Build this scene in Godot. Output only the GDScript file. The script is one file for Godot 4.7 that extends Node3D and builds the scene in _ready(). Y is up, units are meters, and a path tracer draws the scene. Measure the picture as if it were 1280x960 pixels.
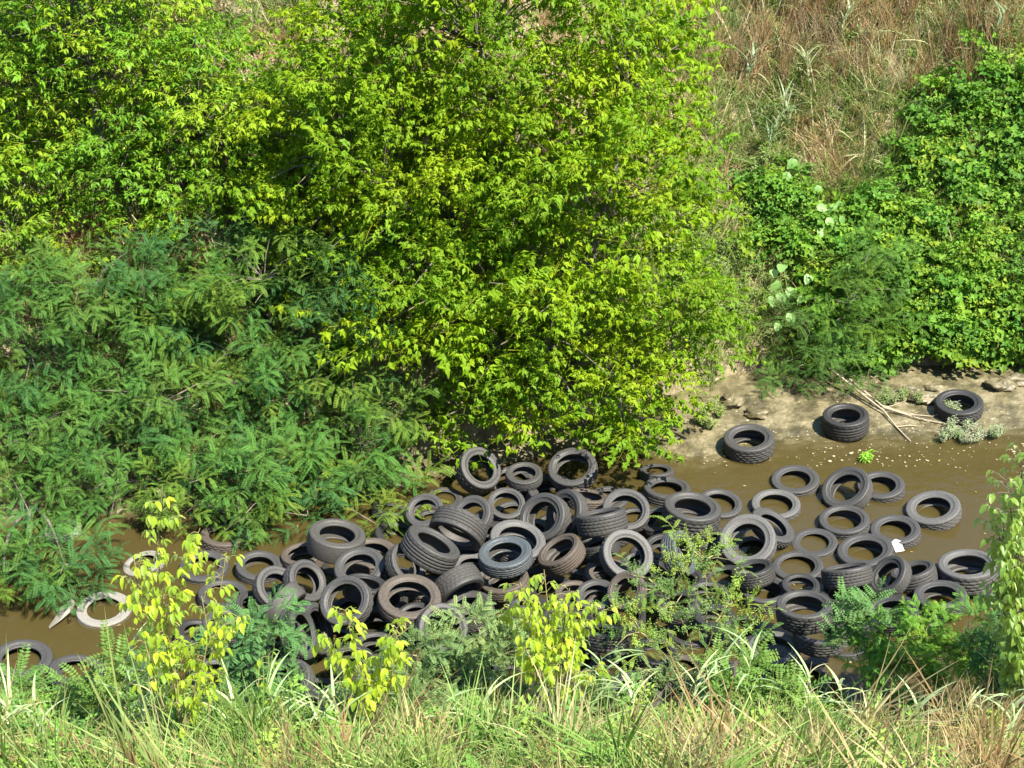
extends Node3D
# A stream seen from its high bank: dumped tyres in brown water, trees and shrubs on the far bank, grass and saplings on the near one. Metres, y up, water level 0.

const EYE := Vector3(0, 10.8, 0)
const PITCH := 27.0
const FOCAL := 1860.0          # pixels, for a picture 1280 wide
var rng := RandomNumberGenerator.new()
var rough_noise := FastNoiseLite.new()
var names := {}
var mats := {}

# ---------------------------------------------------------------- mesh building
class MB:
	var v := PackedVector3Array()
	var n := PackedVector3Array()
	var c := PackedColorArray()
	var i := PackedInt32Array()
	func vert(p: Vector3, col := Color.WHITE) -> int:
		v.append(p); c.append(col)
		return v.size() - 1
	func tri(a: Vector3, b: Vector3, d: Vector3, col := Color.WHITE) -> void:
		var k := v.size()
		v.append(a); v.append(b); v.append(d)
		c.append(col); c.append(col); c.append(col)
		i.append(k); i.append(k + 1); i.append(k + 2)
	func face(a: int, b: int, d: int) -> void:
		i.append(a); i.append(b); i.append(d)
	func smooth() -> void:
		n.resize(v.size()); n.fill(Vector3.ZERO)
		for k in range(0, i.size(), 3):
			var q := (v[i[k + 2]] - v[i[k]]).cross(v[i[k + 1]] - v[i[k]])
			n[i[k]] += q; n[i[k + 1]] += q; n[i[k + 2]] += q
		for k in n.size():
			n[k] = n[k].normalized() if n[k].length_squared() > 0.0 else Vector3.UP
	func tube(pts: Array, radii: Array, sides := 6, col := Color.WHITE) -> void:
		var first := v.size()
		for k in pts.size():
			var dir: Vector3 = (pts[mini(k + 1, pts.size() - 1)] - pts[maxi(k - 1, 0)]).normalized()
			var a := dir.cross(Vector3(0.31, 0.12, 0.94)).normalized()
			var b := dir.cross(a)
			for s in sides:
				var t := TAU * s / sides
				vert(pts[k] + (a * cos(t) + b * sin(t)) * radii[k], col)
		for k in pts.size() - 1:
			for s in sides:
				var a0 := first + k * sides + s
				var a1 := first + k * sides + (s + 1) % sides
				face(a0, a1, a0 + sides); face(a1, a1 + sides, a0 + sides)
		var e := vert(pts[pts.size() - 1], col)
		for s in sides:
			face(e - sides + s, e - sides + (s + 1) % sides, e)
	# a folded blade: base, two edges, raised or sunk midrib, tip that bends down
	func leaf(at: Vector3, dir: Vector3, up: Vector3, length: float, width: float, bend: float, col: Color, fold := 0.16) -> void:
		var side := dir.cross(up).normalized()
		up = side.cross(dir).normalized()
		var m := at + dir * length * 0.45 - up * bend * length * 0.18
		var tip := at + dir * length * (1.0 - bend * 0.2) - up * bend * length * 0.75
		var l := at + dir * length * 0.38 + side * width * 0.5 + up * width * fold - up * bend * length * 0.14
		var r := at + dir * length * 0.38 - side * width * 0.5 + up * width * fold - up * bend * length * 0.14
		tri(at, l, m, col); tri(at, m, r, col); tri(l, tip, m, col); tri(m, tip, r, col)
	func flake(at: Vector3, dir: Vector3, up: Vector3, length: float, width: float, col: Color) -> void:
		var side := dir.cross(up).normalized() * width * 0.5
		var m := at + dir * length * 0.45
		tri(at, m + side, m - side, col); tri(m + side, at + dir * length, m - side, col)
	func blade(at: Vector3, dir: Vector3, lean: Vector3, length: float, width: float, bend: float, col: Color, segs := 3) -> void:
		var side := dir.cross(lean).normalized()
		var p := at
		var l0 := at + side * width * 0.5
		var r0 := at - side * width * 0.5
		var d := dir
		for s in segs:
			d = (d + lean * bend / segs).normalized()
			p += d * length / segs
			var w := width * 0.5 * (1.0 - pow((s + 1.0) / segs, 1.8))
			if s == segs - 1:
				tri(l0, p, r0, col)
			else:
				var l1 := p + side * w
				var r1 := p - side * w
				tri(l0, l1, r0, col); tri(l1, r1, r0, col)
				l0 = l1; r0 = r1
	func commit() -> ArrayMesh:
		var a := []
		a.resize(Mesh.ARRAY_MAX)
		a[Mesh.ARRAY_VERTEX] = v
		if n.size() == v.size():
			a[Mesh.ARRAY_NORMAL] = n
		a[Mesh.ARRAY_COLOR] = c
		a[Mesh.ARRAY_INDEX] = i
		var m := ArrayMesh.new()
		m.add_surface_from_arrays(Mesh.PRIMITIVE_TRIANGLES, a)
		return m

func numbered(called: String) -> String:
	var k: int = names.get(called, 0)
	names[called] = k + 1
	return called if k == 0 else "%s_%03d" % [called, k]

func thing(called: String, label: String, category: String, at := Vector3.ZERO, group := "") -> Node3D:
	var o := Node3D.new()
	o.name = numbered(called)
	add_child(o)
	o.position = at
	tag(o, label, category, group)
	return o

func tag(o: Node, label: String, category: String, group := "", kind := "") -> void:
	if label: o.set_meta("label", label)
	if category: o.set_meta("category", category)
	if group: o.set_meta("group", group)
	if kind: o.set_meta("kind", kind)

func part(called: String, mesh: Mesh, mat: Material, parent: Node) -> MeshInstance3D:
	var o := MeshInstance3D.new()
	o.name = called if parent != self else numbered(called)
	o.mesh = mesh
	o.material_override = mat
	parent.add_child(o, true)
	return o

func structure(called: String, mesh: Mesh, mat: Material) -> MeshInstance3D:
	var o := part(called, mesh, mat, self)
	o.set_meta("kind", "structure")
	return o

func many(called: String, mesh: Mesh, mat: Material, xf: Array, col: PackedColorArray, parent: Node) -> MultiMeshInstance3D:
	var mm := MultiMesh.new()
	mm.transform_format = MultiMesh.TRANSFORM_3D
	mm.use_colors = true
	mm.mesh = mesh
	mm.instance_count = xf.size()
	for k in xf.size():
		mm.set_instance_transform(k, xf[k])
		mm.set_instance_color(k, col[k])
	var o := MultiMeshInstance3D.new()
	o.name = called if parent != self else numbered(called)
	o.multimesh = mm
	o.material_override = mat
	parent.add_child(o, true)
	return o

# ---------------------------------------------------------------- the lie of the land
func aim(px: float, py: float) -> Vector3:
	var p := deg_to_rad(PITCH)
	return Vector3(0, -sin(p), -cos(p)) + Vector3.RIGHT * (px - 640.0) / FOCAL - Vector3(0, cos(p), -sin(p)) * (py - 480.0) / FOCAL

func at_d(px: float, py: float, d: float) -> Vector3:      # the point of that sight line above the line d metres out
	var a := aim(px, py)
	return EYE + a * (d / -a.z)

func on_ground(px: float, py: float) -> Vector3:
	var a := aim(px, py)
	var t := 10.0
	while t < 60.0:
		var p := EYE + a * t
		if p.y < maxf(ground(p.x, -p.z), 0.0):
			var lo := t - 0.4
			for k in 7:
				var mid := (lo + t) * 0.5
				p = EYE + a * mid
				if p.y < maxf(ground(p.x, -p.z), 0.0): t = mid
				else: lo = mid
			p = EYE + a * t
			return Vector3(p.x, maxf(ground(p.x, -p.z), 0.0), p.z)
		t += 0.4
	return EYE + a * t

func toe(x: float) -> float:
	var tx := [-10.0, -8.0, -3.5, 0.0, 2.3, 3.7, 8.0, 14.0]
	var td := [17.4, 17.4, 18.0, 19.2, 20.4, 21.3, 21.6, 21.6]
	if x <= tx[0]: return td[0]
	for k in 7:
		if x < tx[k + 1]:
			return lerpf(td[k], td[k + 1], (x - tx[k]) / (tx[k + 1] - tx[k]))
	return 21.6

func ground(x: float, d: float) -> float:
	var s := toe(x) - d
	var m := smoothstep(0.6, 2.9, x)
	var h := maxf(-0.1, (1.0 - m) * (0.1 - 0.22 * s) + m * (0.17 - 0.09 * s)) + 0.012 * rough_noise.get_noise_2d(x * 6.0, d * 6.0)
	if s < 0.0:
		var k := minf(1.0, -s / 0.25)
		h = 0.1 + 0.07 * m + 0.35 * k * k * (3.0 - 2.0 * k) + maxf(0.0, -s - 0.1) * 0.75
		h += (0.10 * rough_noise.get_noise_2d(x * 4.0, d * 4.0) + 0.35 * rough_noise.get_noise_2d(x, d)) * k
		if h > 9.5: h = 9.5 + (h - 9.5) * 0.03
	if d < 13.5:
		var e := 0.55 * (13.5 - d) - 0.1
		if d < 8.0: e += 0.3 * (8.0 - d)
		h = maxf(h, minf(e, 9.0) + 0.08 * rough_noise.get_noise_2d(x * 3.0, d * 3.0) * minf(1.0, (13.5 - d) * 2.0))
	return h

func sheet(rows: Array, x0: float, x1: float, nx: int, depth: Callable) -> ArrayMesh:
	var b := MB.new()
	for r in rows:
		for k in nx + 1:
			var x := lerpf(x0, x1, float(k) / nx)
			var d: float = depth.call(x, r)
			b.vert(Vector3(x, ground(x, d), -d))
	for r in rows.size() - 1:
		for k in nx:
			var a := r * (nx + 1) + k
			var e := a + nx + 1
			b.face(a, e, a + 1); b.face(a + 1, e, e + 1)
	b.smooth()
	return b.commit()

# ---------------------------------------------------------------- materials
func noise_tex(freq: float, stops: Array, seed_: int, size := 512, octaves := 5, kind := FastNoiseLite.TYPE_SIMPLEX_SMOOTH) -> NoiseTexture2D:
	var f := FastNoiseLite.new()
	f.noise_type = kind
	f.frequency = freq
	f.fractal_octaves = octaves
	f.fractal_gain = 0.6
	f.seed = seed_
	var t := NoiseTexture2D.new()
	t.width = size; t.height = size
	t.seamless = true
	t.noise = f
	var g := Gradient.new()
	var o := PackedFloat32Array(); var c := PackedColorArray()
	for s in stops:
		o.append(s[0]); c.append((s[1] as Color).linear_to_srgb())
	g.offsets = o; g.colors = c
	t.color_ramp = g
	return t

func stuff_mat(called: String, tex: Texture2D, scale: float, rough: float, in_world := true) -> StandardMaterial3D:
	var m := StandardMaterial3D.new()
	m.resource_name = called
	m.albedo_texture = tex
	m.uv1_triplanar = true
	m.uv1_world_triplanar = in_world
	m.uv1_scale = Vector3.ONE * scale
	m.roughness = rough
	return m

func leaf_mat(called: String, through: Color, rough := 0.5) -> StandardMaterial3D:
	var m := StandardMaterial3D.new()
	m.resource_name = called
	m.vertex_color_use_as_albedo = true
	m.roughness = rough
	m.metallic_specular = 0.28
	m.cull_mode = BaseMaterial3D.CULL_DISABLED
	m.backlight_enabled = true
	m.backlight = through.linear_to_srgb()
	return m

func plain(called: String, c: Color, rough: float) -> StandardMaterial3D:
	var m := StandardMaterial3D.new()
	m.resource_name = called
	m.albedo_color = c.linear_to_srgb()
	m.roughness = rough
	return m

func bump(m: StandardMaterial3D, freq: float, cm: float, seed_: int, octaves := 5) -> void:
	m.heightmap_enabled = true
	m.heightmap_texture = noise_tex(freq, [[0.0, Color.BLACK], [1.0, Color.WHITE]], seed_, 512, octaves)
	m.heightmap_scale = cm

# ---------------------------------------------------------------- leafy twigs (y is up, they grow along +z)
func rv(a: float) -> Vector3:
	return Vector3(rng.randf_range(-a, a), rng.randf_range(-a, a), rng.randf_range(-a, a))

func tint(a := 0.2) -> Color:
	var k := 1.0 + rng.randf_range(-a, a)
	return Color(k * (1.0 + rng.randf_range(-0.08, 0.12)), k, k)

func twig_elder(leafl: float, leafw: float, droop: float, count: int, length: float) -> ArrayMesh:
	var b := MB.new()
	var p := Vector3.ZERO
	var d := Vector3(0, 0.25, 1).normalized()
	var pts := [p]
	for k in count:
		d = (d + Vector3(rng.randf_range(-0.15, 0.15), -0.07, 0)).normalized()
		p += d * length / count
		pts.append(p)
		for s in [-1.0, 1.0]:
			if rng.randf() < 0.12: continue
			var out: Vector3 = Vector3(s * rng.randf_range(0.6, 1.0), rng.randf_range(-0.1, 0.5), rng.randf_range(0.1, 0.7)).normalized()
			var stalk: Vector3 = p + out * rng.randf_range(0.05, 0.09) * leafl / 0.08
			b.flake(p, out, Vector3.UP, p.distance_to(stalk), 0.004, Color(1.3, 1.0, 0.9))
			var nl := 3 if rng.randf() < 0.5 else 5
			for j in nl:
				var q: Vector3 = stalk + out * 0.028 * (j / 2) * leafl / 0.08
				var turn: Vector3 = out.rotated(Vector3.UP, [0.0, 0.9, -0.9, 1.1, -1.1][j] + rng.randf_range(-0.25, 0.25))
				var dd := (turn + Vector3.DOWN * droop * rng.randf_range(0.5, 1.4)).normalized()
				var up := (Vector3.UP + turn * 0.5 + rv(0.35)).normalized()
				var sz := rng.randf_range(0.6, 1.2)
				b.leaf(q, dd, up, leafl * sz, leafw * sz * rng.randf_range(0.8, 1.1), rng.randf_range(0.2, 0.75), tint())
	b.tube(pts, range(pts.size()).map(func(k): return 0.005 * (1.0 - 0.6 * k / pts.size())), 3, Color(1.2, 0.75, 1.2))
	return b.commit()

func twig_feather(fronds: int, frond_len: float, pairs: int, lw: float, ll: float, length := 0.22) -> ArrayMesh:
	var b := MB.new()
	b.tube([Vector3.ZERO, Vector3(0, 0.03, length * 0.5), Vector3(0, 0.02, length)], [0.005, 0.004, 0.002], 3, Color(1.3, 0.8, 0.7))
	for k in fronds:
		var a := k * 2.4 + rng.randf_range(-0.3, 0.3)
		var p := Vector3(0, 0.02, length * (k + 0.5) / fronds)
		var d := Vector3(cos(a), sin(a) * 0.55 + 0.35, rng.randf_range(0.3, 0.9)).normalized()
		var col := tint(0.22)
		var step := frond_len * rng.randf_range(0.75, 1.15) / pairs
		var q := p
		for j in pairs:
			d = (d + Vector3(0, -0.075, 0)).normalized()
			var q2 := q + d * step
			var side := d.cross(Vector3.UP).normalized()
			var up := side.cross(d).normalized()
			b.tri(q + side * 0.0015, q2, q - side * 0.0015, Color(1.5, 1.1, 0.7))
			var sz := (0.7 + 0.5 * sin(PI * (j + 1.0) / (pairs + 1.0)))
			for s in [-1.0, 1.0]:
				var ld: Vector3 = (side * s + d * 0.35 - up * rng.randf_range(0.0, 0.35)).normalized()
				b.flake(q2, ld, (up + d * rng.randf_range(-0.3, 0.3)).normalized(), ll * sz, lw * sz, col)
			q = q2
	return b.commit()

func twig_vine(leaves: int, size: float, spread: float) -> ArrayMesh:
	var b := MB.new()
	for k in leaves:
		var p := Vector3(rng.randf_range(-1, 1), rng.randf_range(-0.3, 0.5), rng.randf_range(-1, 1)) * spread
		var up := (Vector3.UP * 0.7 + Vector3(0, 0, 0.7) + rv(0.55)).normalized()
		var dir := (Vector3(rng.randf_range(-1, 1), -0.8, rng.randf_range(-0.2, 1))).normalized()
		dir = (dir - up * dir.dot(up)).normalized()
		var sz := size * rng.randf_range(0.6, 1.2)
		var col := tint(0.22)
		var side := dir.cross(up).normalized()
		b.tri(p - up * 0.05 + side * 0.002, p, p - up * 0.05 - side * 0.002, Color(1.3, 1, 0.8))
		# three blunt lobes
		var c0 := p + dir * sz * 0.35 - up * sz * 0.08
		var ring := [p, p + side * sz * 0.5 + dir * sz * 0.05 + up * sz * 0.06, p + side * sz * 0.38 + dir * sz * 0.45, p + side * sz * 0.2 + dir * sz * 0.6, p + dir * sz - up * sz * 0.15,
			p - side * sz * 0.2 + dir * sz * 0.6, p - side * sz * 0.38 + dir * sz * 0.45, p - side * sz * 0.5 + dir * sz * 0.05 + up * sz * 0.06]
		for j in 8:
			b.tri(c0, ring[j], ring[(j + 1) % 8], col)
	return b.commit()

func tuft(blades: int, length: float, width: float, bend: float, spread: float, segs := 3) -> ArrayMesh:
	var b := MB.new()
	for k in blades:
		var a := rng.randf() * TAU
		var out := Vector3(cos(a), 0, sin(a))
		b.blade(out * rng.randf() * spread, (Vector3.UP + out * rng.randf_range(0.05, 0.55)).normalized(), (out + Vector3.DOWN * rng.randf_range(0.0, 0.8)).normalized(), length * rng.randf_range(0.5, 1.15), width * rng.randf_range(0.6, 1.2), bend * rng.randf_range(0.3, 1.3), tint(0.25), segs)
	return b.commit()

func bush_of_leaves(stems: int, height: float, leafl: float, leafw: float, per: int) -> ArrayMesh:   # upright leafy stems of a herb
	var b := MB.new()
	for k in stems:
		var a := rng.randf() * TAU
		var d := (Vector3.UP + Vector3(cos(a), 0, sin(a)) * rng.randf_range(0.05, 0.7)).normalized()
		var h := height * rng.randf_range(0.6, 1.1)
		b.tube([Vector3.ZERO, d * h * 0.5, d * h + Vector3.DOWN * h * 0.05], [0.003, 0.002, 0.001], 3, Color(1.2, 0.95, 0.8))
		for j in per:
			var t := 0.25 + 0.75 * j / per
			var e := j * 2.4 + rng.randf()
			var o := Vector3(cos(e), rng.randf_range(-0.2, 0.5), sin(e)).normalized()
			var sz := rng.randf_range(0.7, 1.15)
			b.leaf(d * h * t, o, (Vector3.UP + rv(0.4)).normalized(), leafl * sz, leafw * sz, 0.35, tint())
	return b.commit()

# many twigs joined into one leafy clump about its centre (rx wide, ry high)
func clump_of(twigs: Array, count: int, rx: float, ry: float, size: float, vary := 0.14, slope := -1.0) -> ArrayMesh:
	var v := PackedVector3Array(); var c := PackedColorArray(); var idx := PackedInt32Array()
	for k in count:
		var a: Array = (twigs[rng.randi() % twigs.size()] as ArrayMesh).surface_get_arrays(0)
		var t: Transform3D
		var sz := size * rng.randf_range(0.75, 1.2)
		if slope >= 0.0:
			var o := Vector3(rng.randf_range(-rx, rx), 0, rng.randf_range(-rx, rx))
			o.y = -o.z * slope - 0.02
			t = Transform3D(Basis(Vector3.UP, rng.randf() * TAU).rotated(Vector3.RIGHT, rng.randf_range(-0.1, 0.5)).rotated(Vector3.BACK, rng.randf_range(-0.3, 0.3)).scaled(Vector3.ONE * sz), o)
		else:
			var u := Vector3(rng.randfn(), rng.randfn() + 0.25, rng.randfn()).normalized()
			t = Transform3D(Basis(Vector3.UP, atan2(u.x, u.z) + rng.randf_range(-0.6, 0.6)) * Basis(Vector3.RIGHT, rng.randf_range(-0.35, 0.5) - u.y * 0.5) * Basis(Vector3.BACK, rng.randf_range(-0.4, 0.4)).scaled(Vector3.ONE * sz), u * Vector3(rx, ry, rx) * pow(rng.randf(), 0.5))
		var tone := 1.0 + rng.randf_range(-vary, vary)      # chance difference in leaf colour from twig to twig, wherever it sits
		var warm := 1.0 + rng.randf_range(-0.1, 0.16)
		var mul := Color(tone * warm, tone, tone)
		var n := v.size()
		v.append_array(t * (a[Mesh.ARRAY_VERTEX] as PackedVector3Array))
		for q in a[Mesh.ARRAY_COLOR]: c.append(q * mul)
		for q in a[Mesh.ARRAY_INDEX]: idx.append(q + n)
	var b := MB.new()
	b.v = v; b.c = c; b.i = idx
	return b.commit()

func clumps(twigs: Array, variants: int, count: int, rx: float, ry: float, size := 1.0, vary := 0.14, slope := -1.0) -> Array:
	var r := []
	for k in variants: r.append(clump_of(twigs, count, rx, ry, size, vary, slope))
	return r

# ---------------------------------------------------------------- trees and shrubs
# lobes: [centre, radii]; twigs stand in clumps spread through the outer part of the lobes, and a branch reaches each clump
func woody(called: String, label: String, category: String, base: Vector3, lobes: Array, spacing: float, meshes: Array, mat: Material, colours: Array, bark: Material, stems: Array, trunk_r: float, group := "", hollow := 0.55) -> Node3D:
	var root := thing(called, label, category, base, group)
	var limbs := []            # polylines in world space
	var tb := MB.new()
	for s in stems:
		var to: Vector3 = s
		var pts := []
		var rad := []
		var bow := rv(0.25) + Vector3(0, 0.3, 0)
		for k in 7:
			var t := k / 6.0
			pts.append((base - Vector3(0, 0.15, 0)).lerp(to, t) + bow * sin(PI * t) * base.distance_to(to) * 0.25)
			rad.append(trunk_r * (1.0 - 0.78 * t) * (1.25 if k == 0 else 1.0))
		limbs.append(pts)
		tb.tube(pts.map(func(p): return p - base), rad, 8)
	tb.smooth()
	part("trunk", tb.commit(), bark, root)
	var spots := []
	var vol := 0.0
	for l in lobes:
		vol += l[1].x * l[1].y * l[1].z
	for l in lobes:
		var tries := int(9.0 * l[1].x * l[1].y * l[1].z / pow(spacing, 3.0)) + 40
		for t in tries:
			var u := Vector3(rng.randfn(), rng.randfn(), rng.randfn()).normalized()
			var ragged: float = 1.0 + 0.55 * rough_noise.get_noise_3d(u.x * 4.0 + l[0].x, u.y * 4.0 + l[0].y, u.z * 4.0)
			var p: Vector3 = l[0] + u * l[1] * ragged * pow(rng.randf_range(pow(hollow, 3.0), 1.0), 1.0 / 3.0)
			if p.y < maxf(ground(p.x, -p.z), 0.0) + 0.12: continue
			var free := true
			for q in spots:
				if q.distance_squared_to(p) < spacing * spacing:
					free = false
					break
			if free: spots.append(p)
	var xf := []
	var cols := []
	for m in meshes:
		xf.append([]); cols.append(PackedColorArray())
	var bb := MB.new()
	for p in spots:
		var near: Vector3 = limbs[0][3]
		var best := 1e9
		for l in limbs:
			for k in range(1, l.size()):
				var far: float = l[k].distance_to(p) + 0.4 * maxf(0.0, l[k].y - p.y)
				if far < best:
					best = far; near = l[k]
		var mid: Vector3 = near.lerp(p, 0.5) + Vector3(0, 0.12 * best, 0) + rv(0.06 * best)
		bb.tube([near - base, mid - base, p - base], [0.008 + 0.007 * minf(best, 2.5), 0.006 + 0.004 * minf(best, 2.0), 0.004], 4)
		var leaf_colour: Color = colours[rng.randi() % colours.size()]      # one of the plant's leaf colours, by chance alone
		var bs := Basis(Vector3.UP, rng.randf() * TAU) * Basis(Vector3.RIGHT, rng.randf_range(-0.3, 0.3))
		var j := rng.randi() % meshes.size()
		xf[j].append(Transform3D(bs.scaled(Vector3.ONE * rng.randf_range(0.65, 1.3)), p - base))
		cols[j].append(leaf_colour)
	bb.smooth()
	part("branches", bb.commit(), bark, root).set_meta("kind", "stuff")
	for j in meshes.size():
		if xf[j]: many("crown", meshes[j], mat, xf[j], cols[j], root).set_meta("kind", "stuff")
	return root

# ---------------------------------------------------------------- tyres
func lathe(profile: Array, segs: int, dents: Callable, closed := false) -> ArrayMesh:
	var b := MB.new()
	for s in segs:
		var t := TAU * s / segs
		for k in profile.size():
			var r: float = profile[k].x + dents.call(s, k)
			b.vert(Vector3(cos(t) * r, profile[k].y, sin(t) * r))
	var w := profile.size()
	for s in segs:
		var a := s * w
		var e := ((s + 1) % segs) * w
		for k in (w if closed else w - 1):
			var k2 := (k + 1) % w
			b.face(a + k, a + k2, e + k); b.face(a + k2, e + k2, e + k)
	b.smooth()
	return b.commit()

func tyre_parts(wd: float, pattern: int, rim: float) -> Dictionary:      # a tyre one metre across; its axle is y
	var h := wd * 0.5
	var prof := []
	var rib := []
	var ribs := 5
	var edge := 0.8 * h
	if pattern == 3:
		for k in 13:
			var y := -edge + 2.0 * edge * k / 12.0
			prof.append(Vector2(0.5 - 0.012 * pow(absf(y) / edge, 2.0), y)); rib.append(-1)
	else:
		for k in ribs:
			var y0 := -edge + 2.0 * edge * k / ribs + 0.006
			var y1 := -edge + 2.0 * edge * (k + 1) / ribs - 0.006
			var r0 := 0.5 - 0.012 * pow(absf(y0) / edge, 2.0)
			var r1 := 0.5 - 0.012 * pow(absf(y1) / edge, 2.0)
			if k > 0:
				prof.append(Vector2(r0 - 0.018, y0 - 0.001)); rib.append(-1)
			prof.append(Vector2(r0, y0 + 0.001)); rib.append(k)
			prof.append(Vector2((r0 + r1) / 2.0 + 0.0005, (y0 + y1) / 2.0)); rib.append(k)
			prof.append(Vector2(r1, y1 - 0.001)); rib.append(k)
			if k < ribs - 1:
				prof.append(Vector2(r1 - 0.018, y1 + 0.001)); rib.append(-1)
	var dents := func(s: int, k: int) -> float:
		if rib[k] < 0: return 0.0
		if pattern == 0: return -0.010 if rib[k] in [0, ribs - 1] and s % 4 == 0 else 0.0
		if pattern == 1: return -0.011 if (s + rib[k] * 2) % 4 == 0 else 0.0
		return -0.011 if (s + absi(rib[k] - 2)) % 3 == 0 else 0.0
	var first: Vector2 = prof[0]
	var side := func(sg: float) -> Array:
		return [Vector2(first.x, sg * absf(first.y)), Vector2(0.484, sg * 0.89 * h), Vector2(0.474, sg * 0.955 * h), Vector2(0.467, sg * 0.96 * h), Vector2(0.463, sg * 0.99 * h), Vector2(0.44, sg * h),
			Vector2(0.405, sg * 0.99 * h), Vector2(0.402, sg * 1.02 * h), Vector2(0.394, sg * 1.02 * h), Vector2(0.390, sg * 0.965 * h), Vector2(0.365, sg * 0.90 * h), Vector2(rim + 0.032, sg * 0.83 * h), Vector2(rim + 0.028, sg * 0.86 * h), Vector2(rim + 0.018, sg * 0.85 * h)]
	var bead := func(sg: float) -> Array:
		return [Vector2(rim + 0.018, sg * 0.85 * h), Vector2(rim + 0.006, sg * 0.82 * h), Vector2(rim, sg * 0.76 * h), Vector2(rim + 0.002, sg * 0.64 * h), Vector2(rim + 0.016, sg * 0.60 * h)]
	var none := func(_s: int, _k: int) -> float: return 0.0
	var ribbed := func(s: int, k: int) -> float: return 0.004 if k == 1 and s % 2 == 0 else 0.0
	var liner := []
	for k in 15:
		var t := lerpf(-1.0, 1.0, k / 14.0)
		var a := t * 2.2
		liner.append(Vector2(lerpf(rim + 0.016, 0.468, pow(cos(t * PI * 0.5), 0.45)) if absf(t) < 0.99 else rim + 0.016, t * 0.60 * h + 0.22 * h * sin(t * PI)))
	liner.reverse()
	var low: Array = side.call(-1.0)
	low.reverse()
	var lowbead: Array = bead.call(-1.0)
	lowbead.reverse()
	return {"tread": lathe(prof, 96, dents), "sidewall": [lathe(side.call(1.0), 72, ribbed), lathe(low, 72, none)], "bead": [lathe(bead.call(1.0), 48, none), lathe(lowbead, 48, none)], "inner_liner": lathe(liner, 48, none)}

func rubber(called: String, dark: Color, dust: Color, bias: float, rough: float, seed_: int) -> StandardMaterial3D:
	var m := stuff_mat(called, noise_tex(0.03, [[0.0, dark], [clampf(0.4 + bias, 0.02, 0.9), dark.lerp(dust, 0.45)], [clampf(0.62 + bias, 0.05, 0.95), dust.lerp(dark, 0.25)], [0.8 + bias * 0.5, dust], [1.0, dust.lerp(Color(0.3, 0.295, 0.28), 0.3)]], seed_, 1024, 6), 0.8, rough, false)
	m.metallic_specular = 0.45
	bump(m, 0.05, 0.35, seed_ + 5, 4)
	return m

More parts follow.
